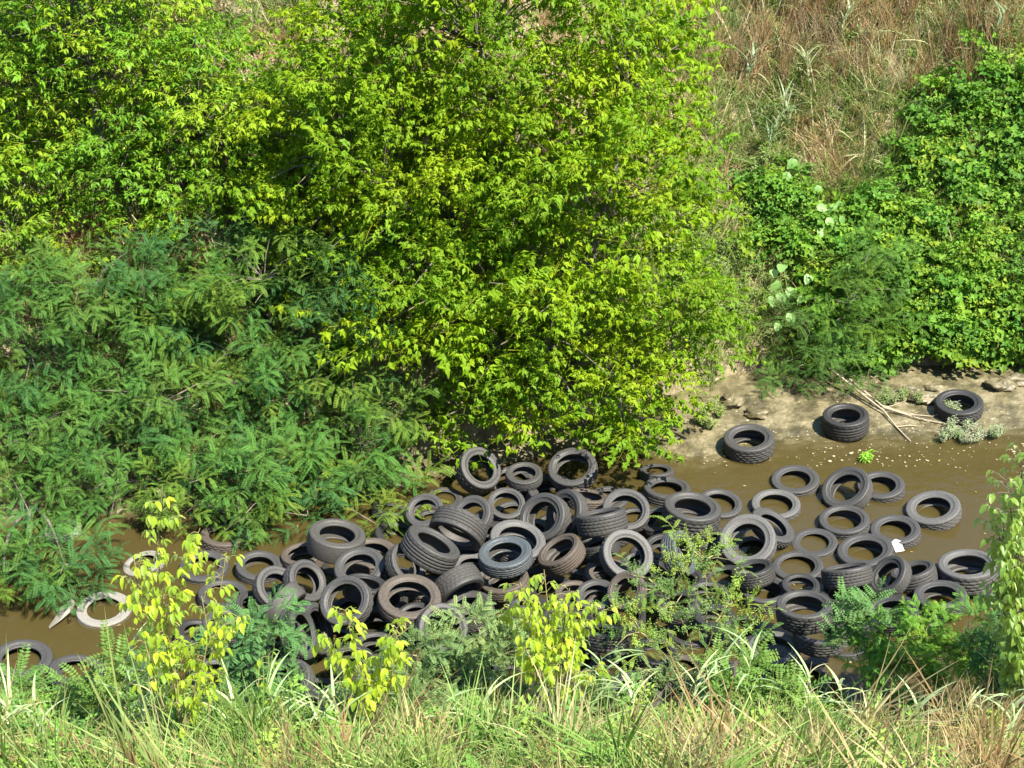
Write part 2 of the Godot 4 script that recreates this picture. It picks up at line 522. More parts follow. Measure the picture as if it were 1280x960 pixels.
const TYRES := [
	[6.827,0.168,-20.102, -0.102,0.99,0.095, 0.723,0.3,"d","black tyre on the far mud half hidden by the silvery weed","dumped tyres"],
	[0.006,-0.019,-17.249, -0.071,0.995,0.063, 0.566,0.28,"g","dusty grey tyre lying flat in the heap next to the tyre full of weeds","look-alikes: dusty grey tyre lying flat in the heap next to the tyre full of weeds"],
	[1.679,-0.021,-17.089, -0.048,0.997,0.056, 0.562,0.28,"d","charcoal black tyre lying flat in the heap next to the upright tyre","look-alikes: charcoal black tyre lying flat in the heap next to the upright tyre"],
	[-1.059,-0.03,-17.063, 0.016,0.998,0.056, 0.561,0.28,"d","charcoal black tyre lying flat in the heap behind the ribbed tipped tyre","look-alikes: charcoal black tyre lying flat in the heap behind the ribbed tipped tyre"],
	[-0.413,0.021,-16.887, -0.198,0.977,0.072, 0.556,0.28,"d","charcoal black tyre lying flat in the heap next to the speckled tipped tyre","look-alikes: charcoal black tyre lying flat in the heap next to the speckled tipped tyre"],
	[0.553,0.011,-16.903, -0.226,0.972,0.064, 0.557,0.28,"d","charcoal black tyre lying flat in the heap next to the fat upright tyre","look-alikes: charcoal black tyre lying flat in the heap next to the fat upright tyre"],
	[-0.901,0.092,-16.674, 0.026,0.998,0.05, 0.55,0.28,"d","charcoal black tyre lying flat in the heap next to the speckled tipped tyre","look-alikes: charcoal black tyre lying flat in the heap next to the speckled tipped tyre"],
	[1.327,0.081,-16.691, -0.039,0.998,0.05, 0.551,0.28,"d","charcoal black tyre lying flat in the heap before the upright tyre","look-alikes: charcoal black tyre lying flat in the heap before the upright tyre"],
	[0.275,0.095,-16.631, -0.149,0.987,0.055, 0.549,0.28,"d","charcoal black tyre lying flat in the heap next to the fat upright tyre","look-alikes: charcoal black tyre lying flat in the heap next to the fat upright tyre"],
	[0.904,0.172,-16.512, -0.168,0.985,0.051, 0.545,0.28,"d","charcoal black tyre lying flat in the heap behind the brown tilted tyre","look-alikes: charcoal black tyre lying flat in the heap behind the brown tilted tyre"],
	[2.556,-0.005,-16.669, -0.144,0.989,0.037, 0.551,0.28,"g","dusty grey tyre lying flat in the heap behind the blue grey tyre on edge","look-alikes: dusty grey tyre lying flat in the heap behind the blue grey tyre on edge"],
	[3.151,-0.011,-16.372, -0.162,0.987,0.024, 0.544,0.28,"g","dusty grey tyre lying flat in the heap next to the large pale upright tyre","look-alikes: dusty grey tyre lying flat in the heap next to the large pale upright tyre"],
	[1.799,-0.035,-16.294, -0.067,0.997,0.032, 0.542,0.28,"d","charcoal black tyre lying flat in the heap next to the pale upright tyre","look-alikes: charcoal black tyre lying flat in the heap next to the pale upright tyre"],
	[1.627,0.08,-15.901, -0.176,0.984,0.024, 0.531,0.28,"d","charcoal black tyre lying flat in the heap next to the pale upright tyre","look-alikes: charcoal black tyre lying flat in the heap next to the pale upright tyre"],
	[-0.654,-0.025,-15.804, -0.121,0.992,0.032, 0.53,0.28,"d","charcoal black tyre lying flat in the heap before the speckled tipped tyre","look-alikes: charcoal black tyre lying flat in the heap before the speckled tipped tyre"],
	[-1.428,-0.022,-15.691, 0.114,0.993,0.014, 0.527,0.28,"d","charcoal black tyre lying flat in the heap behind the large brown tyre","look-alikes: charcoal black tyre lying flat in the heap behind the large brown tyre"],
	[-2.827,-0.028,-15.353, -0.094,0.995,0.037, 0.519,0.28,"d","charcoal black tyre lying flat in the heap behind the bald tyre on edge","look-alikes: charcoal black tyre lying flat in the heap behind the bald tyre on edge"],
	[-1.187,-0.046,-15.206, -0.034,0.999,0.007, 0.516,0.28,"g","dusty grey tyre lying flat in the heap next to the large brown tyre","look-alikes: dusty grey tyre lying flat in the heap next to the large brown tyre"],
	[-1.975,-0.022,-15.038, 0.132,0.991,-0.009, 0.511,0.28,"d","charcoal black tyre lying flat in the heap behind the leaning ribbed pair","look-alikes: charcoal black tyre lying flat in the heap behind the leaning ribbed pair"],
	[-0.002,-0.007,-18.09, 0.027,0.989,0.146, 0.645,0.24,"g","dusty grey tyre lying flat under the tree's edge behind the tyre full of weeds","look-alikes: dusty grey tyre lying flat under the tree's edge behind the tyre full of weeds"],
	[0.548,0.053,-17.714, 0.053,0.992,0.118, 0.703,0.32,"g","dusty grey tyre lying flat under the tree's edge before the large shaded tyre","look-alikes: dusty grey tyre lying flat under the tree's edge before the large shaded tyre"],
	[-1.498,0.046,-16.564, 0.243,0.97,-0.002, 0.669,0.28,"d","charcoal black tyre lying flat in the heap next to the ribbed tipped tyre","look-alikes: charcoal black tyre lying flat in the heap next to the ribbed tipped tyre"],
	[-0.299,0.186,-16.332, -0.119,0.992,0.042, 0.648,0.32,"d","charcoal black tyre lying flat in the heap behind the blue grey tyre on top","look-alikes: charcoal black tyre lying flat in the heap behind the blue grey tyre on top"],
	[-1.781,0.185,-15.946, 0.057,0.995,0.083, 0.637,0.28,"b","brown tinged tyre lying flat in the heap before the smooth bald tyre","look-alikes: brown tinged tyre lying flat in the heap before the smooth bald tyre"],
	[-0.827,0.15,-16.024, 0.096,0.995,0.022, 0.576,0.24,"g","dusty grey tyre lying flat in the heap next to the ribbed tipped tyre","look-alikes: dusty grey tyre lying flat in the heap next to the ribbed tipped tyre"],
	[0.149,-0.026,-16.092, 0.084,0.996,-0.015, 0.623,0.24,"d","charcoal black tyre lying flat in the heap next to the blue grey tyre on top","look-alikes: charcoal black tyre lying flat in the heap next to the blue grey tyre on top"],
	[-2.17,-0.041,-16.109, -0.027,1.0,-0.011, 0.656,0.24,"d","charcoal black tyre lying flat in the heap before the smooth bald tyre","look-alikes: charcoal black tyre lying flat in the heap before the smooth bald tyre"],
	[1.197,0.154,-15.547, 0.068,0.993,0.093, 0.615,0.28,"b","brown tinged tyre lying flat in the heap before the pale upright tyre","look-alikes: brown tinged tyre lying flat in the heap before the pale upright tyre"],
	[1.726,0.28,-15.345, 0.055,0.997,0.057, 0.597,0.32,"d","charcoal black tyre lying flat in the heap before the pale upright tyre","look-alikes: charcoal black tyre lying flat in the heap before the pale upright tyre"],
	[2.698,0.008,-15.658, -0.249,0.968,0.016, 0.568,0.24,"d","charcoal black tyre lying flat in the heap next to the airy shrub","look-alikes: charcoal black tyre lying flat in the heap next to the airy shrub"],
	[2.127,0.018,-15.543, -0.163,0.987,-0.004, 0.617,0.32,"d","charcoal black tyre lying flat in the heap next to the airy shrub","look-alikes: charcoal black tyre lying flat in the heap next to the airy shrub"],
	[-0.296,0.083,-15.356, -0.019,1.0,0.014, 0.641,0.32,"d","charcoal black tyre lying flat in the heap before the blue grey tyre on top","look-alikes: charcoal black tyre lying flat in the heap before the blue grey tyre on top"],
	[0.499,-0.018,-15.418, 0.012,1.0,0.024, 0.634,0.32,"d","charcoal black tyre lying flat in the heap next to the tiered sapling","look-alikes: charcoal black tyre lying flat in the heap next to the tiered sapling"],
	[-0.96,0.101,-15.266, 0.213,0.977,0.003, 0.628,0.28,"b","brown tinged tyre lying flat in the heap next to the large brown tyre","look-alikes: brown tinged tyre lying flat in the heap next to the large brown tyre"],
	[0.783,0.151,-15.112, 0.032,0.999,0.011, 0.531,0.32,"b","brown tinged tyre lying flat in the heap next to the tiered sapling","look-alikes: brown tinged tyre lying flat in the heap next to the tiered sapling"],
	[4.48,-0.015,-15.348, 0.066,0.996,0.063, 0.56,0.32,"g","dusty grey tyre lying flat in shallow water before the block treaded tyre","look-alikes: dusty grey tyre lying flat in shallow water before the block treaded tyre"],
	[-1.577,0.152,-15.003, 0.148,0.988,-0.035, 0.619,0.32,"d","charcoal black tyre lying flat in the heap next to the large brown tyre","look-alikes: charcoal black tyre lying flat in the heap next to the large brown tyre"],
	[4.618,0.112,-14.802, -0.246,0.969,0.029, 0.624,0.28,"d","charcoal black tyre lying flat in shallow water before the tyre with lit pattern","look-alikes: charcoal black tyre lying flat in shallow water before the tyre with lit pattern"],
	[0.563,0.194,-14.642, 0.145,0.988,0.047, 0.528,0.32,"d","charcoal black tyre lying flat in the heap before the tiered sapling","look-alikes: charcoal black tyre lying flat in the heap before the tiered sapling"],
	[5.008,-0.048,-15.001, -0.019,0.999,0.028, 0.541,0.24,"d","charcoal black tyre lying flat in shallow water before the tyre with lit pattern","look-alikes: charcoal black tyre lying flat in shallow water before the tyre with lit pattern"],
	[1.372,-0.007,-14.842, -0.128,0.99,-0.059, 0.547,0.28,"d","charcoal black tyre lying flat in the heap before the airy shrub","look-alikes: charcoal black tyre lying flat in the heap before the airy shrub"],
	[4.111,0.186,-14.563, -0.063,0.997,-0.055, 0.526,0.32,"d","charcoal black tyre lying flat in shallow water next to the dark tyre on top","look-alikes: charcoal black tyre lying flat in shallow water next to the dark tyre on top"],
	[-1.608,0.231,-14.42, -0.011,0.998,0.058, 0.571,0.32,"d","charcoal black tyre lying flat in the heap behind the drooping sapling","look-alikes: charcoal black tyre lying flat in the heap behind the drooping sapling"],
	[2.751,0.038,-14.531, -0.282,0.959,-0.042, 0.597,0.28,"d","charcoal black tyre lying flat in the heap behind the pale sunken ring","look-alikes: charcoal black tyre lying flat in the heap behind the pale sunken ring"],
	[-0.005,-0.021,-14.525, 0.058,0.997,-0.053, 0.528,0.32,"d","charcoal black tyre lying flat in the heap next to the grey green bush","look-alikes: charcoal black tyre lying flat in the heap next to the grey green bush"],
	[-2.878,-0.036,-14.547, 0.012,1.0,0.014, 0.549,0.32,"d","charcoal black tyre lying flat in the heap next to the blue green bush","look-alikes: charcoal black tyre lying flat in the heap next to the blue green bush"],
	[2.102,-0.023,-14.543, 0.111,0.993,-0.042, 0.539,0.28,"d","charcoal black tyre lying flat in the heap before the airy shrub","look-alikes: charcoal black tyre lying flat in the heap before the airy shrub"],
	[-3.743,0.036,-14.459, 0.296,0.953,-0.069, 0.565,0.28,"d","charcoal black tyre lying flat in shallow water next to the tall sapling","look-alikes: charcoal black tyre lying flat in shallow water next to the tall sapling"],
	[-2.092,-0.018,-14.358, 0.031,0.999,0.028, 0.583,0.32,"g","dusty grey tyre lying flat in shallow water next to the drooping sapling","look-alikes: dusty grey tyre lying flat in shallow water next to the drooping sapling"],
	[-3.085,0.125,-14.166, -0.054,0.997,0.052, 0.604,0.32,"g","dusty grey tyre lying flat in shallow water next to the blue green bush","look-alikes: dusty grey tyre lying flat in shallow water next to the blue green bush"],
	[-1.144,-0.006,-14.269, 0.108,0.994,-0.003, 0.55,0.32,"b","brown tinged tyre lying flat in shallow water before the upright tyre holding others","look-alikes: brown tinged tyre lying flat in shallow water before the upright tyre holding others"],
	[-1.565,0.301,-13.878, 0.024,0.999,-0.025, 0.526,0.28,"g","dusty grey tyre lying flat in shallow water next to the drooping sapling","look-alikes: dusty grey tyre lying flat in shallow water next to the drooping sapling"],
	[-0.74,0.13,-13.969, -0.042,0.999,0.023, 0.54,0.24,"d","charcoal black tyre lying flat in shallow water before the upright tyre holding others","look-alikes: charcoal black tyre lying flat in shallow water before the upright tyre holding others"],
	[0.763,0.019,-13.94, -0.234,0.972,-0.014, 0.589,0.28,"g","dusty grey tyre lying flat in shallow water behind the dark tyre on the slope","look-alikes: dusty grey tyre lying flat in shallow water behind the dark tyre on the slope"],
	[1.299,0.114,-13.762, -0.193,0.98,0.036, 0.583,0.24,"b","brown tinged tyre lying flat in shallow water behind the dark tyre on the slope","look-alikes: brown tinged tyre lying flat in shallow water behind the dark tyre on the slope"],
	[1.949,-0.017,-13.832, -0.079,0.996,-0.033, 0.596,0.28,"b","brown tinged tyre lying flat in shallow water behind the dark tyre on the slope","look-alikes: brown tinged tyre lying flat in shallow water behind the dark tyre on the slope"],
	[2.771,-0.039,-13.8, -0.005,1.0,0.028, 0.548,0.28,"b","brown tinged tyre lying flat in shallow water before the pale sunken ring","look-alikes: brown tinged tyre lying flat in shallow water before the pale sunken ring"],
	[0.089,-0.033,-13.722, 0.041,0.995,-0.094, 0.565,0.24,"b","brown tinged tyre lying flat in shallow water before the grey green bush","look-alikes: brown tinged tyre lying flat in shallow water before the grey green bush"],
	[-0.901,0.079,-13.497, -0.067,0.997,-0.029, 0.49,0.32,"d","charcoal black tyre lying flat in shallow water before the upright tyre holding others","look-alikes: charcoal black tyre lying flat in shallow water before the upright tyre holding others"],
	[-1.547,0.097,-13.484, 0.11,0.994,0.009, 0.527,0.28,"d","charcoal black tyre lying flat in shallow water before the drooping sapling","look-alikes: charcoal black tyre lying flat in shallow water before the drooping sapling"],
	[5.001,0.162,-19.613, -0.109,0.994,0.021, 0.721,0.38,"d","deep black tyre with litter inside, lying flat on mud beside the dead branches","dumped tyres"],
	[3.467,0.131,-19.011, -0.086,0.994,0.07, 0.765,0.32,"g","grey tyre lying flat alone at the edge of the bare mud, water reaching its rim","dumped tyres"],
	[-6.014,-0.007,-16.859, 0.02,0.999,0.037, 0.512,0.22,"w","pale sunken tyre rim showing in the shade under the left feathery shrub","dumped tyres"],
	[-1.995,0.083,-17.998, 0.008,0.963,0.27, 0.606,0.3,"g","tyre standing half overgrown by feathery branches at the foot of the shrubs","dumped tyres"],
	[-0.475,0.309,-17.923, 0.44,0.765,0.47, 0.669,0.36,"g","shaded tyre tilted on its side in the dark hollow under the bright tree","dumped tyres"],
	[0.167,0.263,-17.845, -0.005,0.994,0.113, 0.531,0.3,"g","dusty grey tyre lying flat under the tree's edge next to the shaded tilted tyre","look-alikes: dusty grey tyre lying flat under the tree's edge next to the shaded tilted tyre"],
	[0.845,0.346,-17.879, -0.14,0.922,0.361, 0.691,0.3,"g","large tyre in the shade below the hanging twigs of the bright tree","dumped tyres"],
	[2.067,0.015,-18.345, -0.034,0.985,-0.171, 0.498,0.3,"g","shaded tyre with only its tread showing at the tip of the hanging foliage","dumped tyres"],
	[-1.673,0.015,-17.306, 0.189,0.949,-0.251, 0.499,0.3,"g","tyre with sunlit tread poking out from under the feathery shrub","dumped tyres"],
	[-0.944,-0.03,-17.664, 0.027,0.995,0.095, 0.53,0.25,"g","dusty grey tyre lying flat under the tree's edge behind the speckled tipped tyre","look-alikes: dusty grey tyre lying flat under the tree's edge behind the speckled tipped tyre"],
	[-0.075,0.292,-17.027, 0.003,0.917,0.399, 0.534,0.3,"g","tyre with weeds growing through its opening behind the heap","dumped tyres"],
	[4.002,0.009,-18.097, -0.112,0.989,0.1, 0.68,0.24,"g","flat scuffed grey tyre nearest the mud in open water below the grey mud tyre","dumped tyres"],
	[5.169,0.02,-17.907, -0.144,0.985,0.09, 0.663,0.28,"g","flat tyre in open water that carries the edge of a propped tyre","dumped tyres"],
	[4.631,0.156,-17.639, -0.463,0.839,0.284, 0.721,0.3,"g","tyre propped up aslant on its neighbour in open water","dumped tyres"],
	[2.853,-0.001,-17.467, 0.023,0.991,0.13, 0.639,0.26,"g","dusty grey tyre lying flat in the heap next to the very wide grey tyre","look-alikes: dusty grey tyre lying flat in the heap next to the very wide grey tyre"],
	[3.618,0.003,-17.426, -0.022,0.995,0.099, 0.695,0.26,"p","flat tyre in open water with pale scuffs along its rim","dumped tyres"],
	[2.155,0.023,-17.772, 0.015,0.998,-0.069, 0.671,0.36,"g","thick tyre stacked above another beside open water under the tree's hanging edge","dumped tyres"],
	[1.022,0.208,-17.3, 0.115,0.971,-0.208, 0.587,0.3,"b","brown tinged tyre lying flat under the tree's edge before the large shaded tyre","look-alikes: brown tinged tyre lying flat under the tree's edge before the large shaded tyre"],
	[1.332,-0.025,-17.648, -0.039,0.995,0.095, 0.553,0.26,"g","dusty grey tyre lying flat under the tree's edge next to the upright tyre","look-alikes: dusty grey tyre lying flat under the tree's edge next to the upright tyre"],
	[1.504,0.363,-16.757, 0.04,0.88,0.473, 0.647,0.26,"g","tyre standing upright behind the one that lies with its tread outward","dumped tyres"],
	[1.929,0.156,-16.819, -0.196,0.978,0.075, 0.531,0.28,"d","charcoal black tyre lying flat in the heap next to the upright tyre","look-alikes: charcoal black tyre lying flat in the heap next to the upright tyre"],
	[-1.147,0.349,-16.768, -0.172,0.86,0.48, 0.527,0.3,"g","dusty grey tyre leaning in the heap behind the ribbed tipped tyre","look-alikes: dusty grey tyre leaning in the heap behind the ribbed tipped tyre"],
	[-0.515,0.468,-16.471, -0.304,0.792,0.53, 0.572,0.28,"g","dusty grey tyre leaning in the heap behind the speckled tipped tyre","look-alikes: dusty grey tyre leaning in the heap behind the speckled tipped tyre"],
	[0.72,0.499,-16.506, -0.694,0.521,0.497, 0.627,0.3,"g","dusty grey tyre standing on edge in the heap next to the fat upright tyre","look-alikes: dusty grey tyre standing on edge in the heap next to the fat upright tyre"],
	[5.735,0.06,-17.249, -0.243,0.968,0.054, 0.768,0.24,"p","flat tyre lying alone in open water with pale scuffed rim towards the bank bushes","dumped tyres"],
	[5.112,0.009,-16.772, -0.149,0.987,0.059, 0.664,0.26,"g","flat tyre in open water with a white carton against its side","dumped tyres"],
	[4.465,0.038,-16.97, -0.126,0.991,0.046, 0.681,0.28,"g","dusty grey tyre lying flat in open water before the propped up tyre","look-alikes: dusty grey tyre lying flat in open water before the propped up tyre"],
	[3.995,-0.02,-16.543, -0.123,0.989,0.082, 0.614,0.2,"g","dusty grey tyre lying flat in open water behind the block treaded tyre","look-alikes: dusty grey tyre lying flat in open water behind the block treaded tyre"],
	[4.591,0.044,-16.213, -0.192,0.981,0.039, 0.733,0.28,"g","dusty grey tyre lying flat in open water behind the block treaded tyre","look-alikes: dusty grey tyre lying flat in open water behind the block treaded tyre"],
	[3.671,-0.007,-15.949, -0.109,0.994,0.018, 0.661,0.24,"g","dusty grey tyre lying flat in shallow water next to the block treaded tyre","look-alikes: dusty grey tyre lying flat in shallow water next to the block treaded tyre"],
	[3.425,0.194,-16.636, 0.439,0.889,0.128, 0.658,0.22,"g","dusty grey tyre leaning in the heap before the pale scuffed tyre","look-alikes: dusty grey tyre leaning in the heap before the pale scuffed tyre"],
	[2.351,0.402,-16.616, 0.089,0.996,-0.01, 0.773,0.38,"g","very wide grey tyre lying level on top of the heap, deep tread towards the grass","dumped tyres"],
	[1.124,0.322,-15.929, -0.265,0.901,-0.342, 0.508,0.36,"d","charcoal black tyre lying flat in the heap next to the pale upright tyre","look-alikes: charcoal black tyre lying flat in the heap next to the pale upright tyre"],
	[1.141,0.654,-16.049, -0.18,0.896,-0.405, 0.655,0.4,"g","tyre lying with its ribbed tread outward in front of an upright tyre","dumped tyres"],
	[0.434,0.504,-16.362, -0.468,0.655,0.594, 0.664,0.34,"g","upright fat tyre turned aside with a white scrap inside its opening","dumped tyres"],
	[1.947,0.287,-15.965, -0.144,0.986,0.082, 0.551,0.26,"d","charcoal black tyre lying flat in the heap next to the blue grey tyre on edge","look-alikes: charcoal black tyre lying flat in the heap next to the blue grey tyre on edge"],
	[1.001,-0.015,-16.022, -0.029,1.0,0.004, 0.664,0.3,"g","dusty grey tyre lying flat in the heap next to the brown tilted tyre","look-alikes: dusty grey tyre lying flat in the heap next to the brown tilted tyre"],
	[-3.824,-0.011,-16.659, 0.091,0.993,-0.079, 0.64,0.26,"b","brown tinged tyre lying flat in shallow water next to the smooth bald tyre","look-alikes: brown tinged tyre lying flat in shallow water next to the smooth bald tyre"],
	[-4.755,-0.02,-16.05, -0.146,0.987,0.063, 0.536,0.24,"w","pale tyre half sunk behind the tall yellow green sapling","dumped tyres"],
	[-2.692,0.088,-16.086, -0.08,0.996,-0.039, 0.579,0.3,"b","brown tinged tyre lying flat in the heap before the smooth bald tyre","look-alikes: brown tinged tyre lying flat in the heap before the smooth bald tyre"],
	[-3.947,-0.006,-15.939, 0.018,0.996,0.088, 0.639,0.28,"g","dusty grey tyre lying flat in shallow water behind the tall sapling","look-alikes: dusty grey tyre lying flat in shallow water behind the tall sapling"],
	[-3.241,0.025,-15.909, 0.103,0.992,0.07, 0.606,0.3,"g","dusty grey tyre lying flat in shallow water behind the bald tyre on edge","look-alikes: dusty grey tyre lying flat in shallow water behind the bald tyre on edge"],
	[-2.226,0.467,-15.89, 0.178,0.982,-0.057, 0.736,0.34,"n","smooth bald tyre lying on top of the heap next to the feathery shrub","dumped tyres"],
	[-3.603,-0.005,-15.319, 0.104,0.994,-0.036, 0.632,0.26,"g","dusty grey tyre lying flat in shallow water behind the tall sapling","look-alikes: dusty grey tyre lying flat in shallow water behind the tall sapling"],
	[-3.184,0.047,-15.008, 0.47,0.869,0.153, 0.489,0.26,"d","charcoal black tyre leaning in shallow water next to the bald tyre on edge","look-alikes: charcoal black tyre leaning in shallow water next to the bald tyre on edge"],
	[-2.9,0.263,-15.13, 0.479,0.769,0.422, 0.59,0.3,"g","dusty grey tyre leaning in the heap behind the bald tyre on edge","look-alikes: dusty grey tyre leaning in the heap behind the bald tyre on edge"],
	[-2.552,0.307,-15.211, 0.648,0.669,0.365, 0.562,0.32,"g","dusty grey tyre leaning in the heap behind the bald tyre on edge","look-alikes: dusty grey tyre leaning in the heap behind the bald tyre on edge"],
	[-1.867,0.452,-15.27, -0.064,0.965,0.255, 0.643,0.3,"g","dusty grey tyre lying flat in the heap before the smooth bald tyre","look-alikes: dusty grey tyre lying flat in the heap before the smooth bald tyre"],
	[-1.033,0.294,-15.376, 0.03,0.999,-0.015, 0.516,0.26,"b","brown tinged tyre lying flat in the heap behind the large brown tyre","look-alikes: brown tinged tyre lying flat in the heap behind the large brown tyre"],
	[-1.299,0.602,-15.16, 0.632,0.668,0.393, 0.546,0.32,"g","dusty grey tyre leaning in the heap before the ribbed tipped tyre","look-alikes: dusty grey tyre leaning in the heap before the ribbed tipped tyre"],
	[-0.678,0.609,-15.959, -0.372,-0.472,0.799, 0.735,0.36,"g","speckled tyre tipped forward with its tread uppermost over a dark gap","dumped tyres"],
	[-0.993,0.815,-15.173, 0.484,0.86,-0.159, 0.725,0.36,"g","tyre tipped back with its ribbed tread towards the grass, leaning on the speckled one","dumped tyres"],
	[-0.493,0.243,-15.6, 0.016,0.999,0.051, 0.543,0.24,"p","pale grey tyre lying flat in the heap next to the blue grey tyre on top","look-alikes: pale grey tyre lying flat in the heap next to the blue grey tyre on top"],
	[0.061,0.451,-15.854, 0.179,0.971,0.159, 0.734,0.3,"p","pale grey tyre lying under a blue grey one","dumped tyres"],
	[-0.08,0.633,-15.282, -0.081,0.995,0.064, 0.681,0.3,"u","blue grey tyre lying on top of a pale one in the heap","dumped tyres"],
	[0.619,0.515,-15.504, -0.499,0.866,0.011, 0.598,0.36,"b","brown tinged tyre tilted with its worn tread outward","dumped tyres"],
	[1.397,0.649,-15.287, 0.272,0.734,0.622, 0.669,0.3,"p","pale grey tyre standing upright with green leaves in front of its opening","dumped tyres"],
	[2.064,0.566,-15.45, 0.822,0.482,0.303, 0.595,0.36,"u","blue grey tyre on edge behind the fine green shrub","dumped tyres"],
	[3.047,0.254,-16.184, -0.229,0.834,0.502, 0.759,0.28,"p","large pale tyre standing upright with another tyre lying inside its opening","dumped tyres"],
	[3.001,0.294,-15.409, -0.216,0.944,-0.251, 0.558,0.34,"d","charcoal black tyre lying flat in the heap before the large pale upright tyre","look-alikes: charcoal black tyre lying flat in the heap before the large pale upright tyre"],
	[3.137,0.065,-15.281, -0.036,0.999,-0.01, 0.619,0.36,"g","dusty grey tyre lying flat in the heap behind the dark tyre on top","look-alikes: dusty grey tyre lying flat in the heap behind the dark tyre on top"],
	[3.555,0.244,-15.191, -0.059,0.998,0.04, 0.471,0.24,"d","charcoal black tyre lying flat in shallow water behind the dark tyre on top","look-alikes: charcoal black tyre lying flat in shallow water behind the dark tyre on top"],
	[4.057,0.138,-15.112, -0.107,0.99,-0.097, 0.531,0.26,"d","charcoal black tyre lying flat in shallow water before the block treaded tyre","look-alikes: charcoal black tyre lying flat in shallow water before the block treaded tyre"],
	[4.147,0.323,-15.332, -0.163,0.868,-0.469, 0.639,0.34,"g","tyre with block tread outward lying across others at the open water's near side","dumped tyres"],
	[4.696,0.269,-15.37, -0.702,0.7,0.134, 0.577,0.28,"g","dusty grey tyre leaning in shallow water next to the tyre with lit pattern","look-alikes: dusty grey tyre leaning in shallow water next to the tyre with lit pattern"],
	[5.084,0.091,-15.643, -0.311,0.912,-0.267, 0.578,0.4,"g","tyre tipped up with a lit patterned tread beside the pale topped tyre","dumped tyres"],
	[5.998,0.017,-15.505, -0.151,0.983,-0.099, 0.648,0.26,"d","dark tyre underneath the pale topped tyre","dumped tyres"],
	[5.253,0.158,-15.064, -0.148,0.987,-0.058, 0.652,0.26,"g","dusty grey tyre lying flat in shallow water before the tyre with lit pattern","look-alikes: dusty grey tyre lying flat in shallow water before the tyre with lit pattern"],
	[5.739,0.178,-15.628, -0.145,0.986,-0.085, 0.753,0.34,"p","pale topped tyre stacked on another below the dry twig","dumped tyres"],
	[-5.017,-0.019,-15.044, 0.064,0.994,0.083, 0.685,0.2,"w","whitish flat tyre lying by itself in brown water","dumped tyres"],
	[-5.719,0.007,-13.988, 0.113,0.993,0.014, 0.717,0.26,"g","grey tyre afloat in brown water at the edge of the fern leaved bush","dumped tyres"],
	[-5.005,0.03,-13.755, 0.2,0.97,-0.141, 0.67,0.24,"g","grey tyre half hidden behind the fern leaved bush","dumped tyres"],
	[-3.347,0.33,-14.254, 0.166,0.986,-0.002, 0.584,0.26,"g","dusty grey tyre lying flat in shallow water next to the tall sapling","look-alikes: dusty grey tyre lying flat in shallow water next to the tall sapling"],
	[-1.754,0.551,-14.715, 0.197,0.96,-0.197, 0.536,0.34,"d","charcoal black tyre lying flat in the heap next to the large brown tyre","look-alikes: charcoal black tyre lying flat in the heap next to the large brown tyre"],
	[-2.742,0.365,-14.633, 0.749,-0.507,0.427, 0.616,0.34,"n","bald tyre on edge leaning aslant against the heap","dumped tyres"],
	[-2.324,0.378,-14.146, 0.897,0.4,0.19, 0.638,0.32,"g","tyre on edge with fine ribs, rear one of a leaning pair","dumped tyres"],
	[-2.402,0.717,-13.61, 0.929,0.353,0.108, 0.634,0.3,"g","tyre on edge with fine ribs, front one of a leaning pair","dumped tyres"],
	[-1.933,0.627,-14.34, -0.253,0.787,0.563, 0.629,0.28,"g","dusty grey tyre leaning in the heap behind the leaning ribbed pair","look-alikes: dusty grey tyre leaning in the heap behind the leaning ribbed pair"],
	[-0.083,0.303,-15.192, -0.169,0.986,0.005, 0.613,0.3,"b","brown tinged tyre lying flat in the heap before the blue grey tyre on top","look-alikes: brown tinged tyre lying flat in the heap before the blue grey tyre on top"],
	[-0.657,0.426,-14.974, 0.481,-0.481,0.733, 0.624,0.38,"g","dusty grey tyre standing on edge in the heap behind the upright tyre holding others","look-alikes: dusty grey tyre standing on edge in the heap behind the upright tyre holding others"],
	[-0.514,0.24,-14.695, -0.145,0.987,0.063, 0.628,0.3,"g","dusty grey tyre lying flat in the heap behind the upright tyre holding others","look-alikes: dusty grey tyre lying flat in the heap behind the upright tyre holding others"],
	[-1.205,0.621,-14.38, 0.097,0.982,0.159, 0.768,0.24,"b","large brown tinged tyre with pale lettering marks, lying in the heap","dumped tyres"],
	[-1.138,0.4,-14.304, -0.069,0.974,0.217, 0.487,0.3,"d","charcoal black tyre lying flat in the heap before the large brown tyre","look-alikes: charcoal black tyre lying flat in the heap before the large brown tyre"],
	[-0.509,0.038,-14.661, -0.29,0.903,0.317, 0.5,0.28,"g","dusty grey tyre lying flat in the heap behind the grey green bush","look-alikes: dusty grey tyre lying flat in the heap behind the grey green bush"],
	[-0.812,0.535,-13.924, 0.366,0.681,0.634, 0.617,0.32,"g","tyre standing upright with other tyres inside its opening above the grey green bush","dumped tyres"],
	[0.19,0.375,-14.481, -0.006,1.0,0.023, 0.531,0.28,"d","charcoal black tyre lying flat in the heap before the tiered sapling","look-alikes: charcoal black tyre lying flat in the heap before the tiered sapling"],
	[1.022,0.321,-14.868, -0.113,0.975,0.189, 0.522,0.28,"g","dusty grey tyre lying flat in the heap next to the tiered sapling","look-alikes: dusty grey tyre lying flat in the heap next to the tiered sapling"],
	[1.373,0.553,-14.663, -0.466,0.745,0.477, 0.494,0.3,"b","brown tinged tyre leaning in the heap before the pale upright tyre","look-alikes: brown tinged tyre leaning in the heap before the pale upright tyre"],
	[0.737,0.35,-14.239, 0.129,0.987,-0.093, 0.564,0.3,"d","charcoal black tyre lying flat in the heap before the tiered sapling","look-alikes: charcoal black tyre lying flat in the heap before the tiered sapling"],
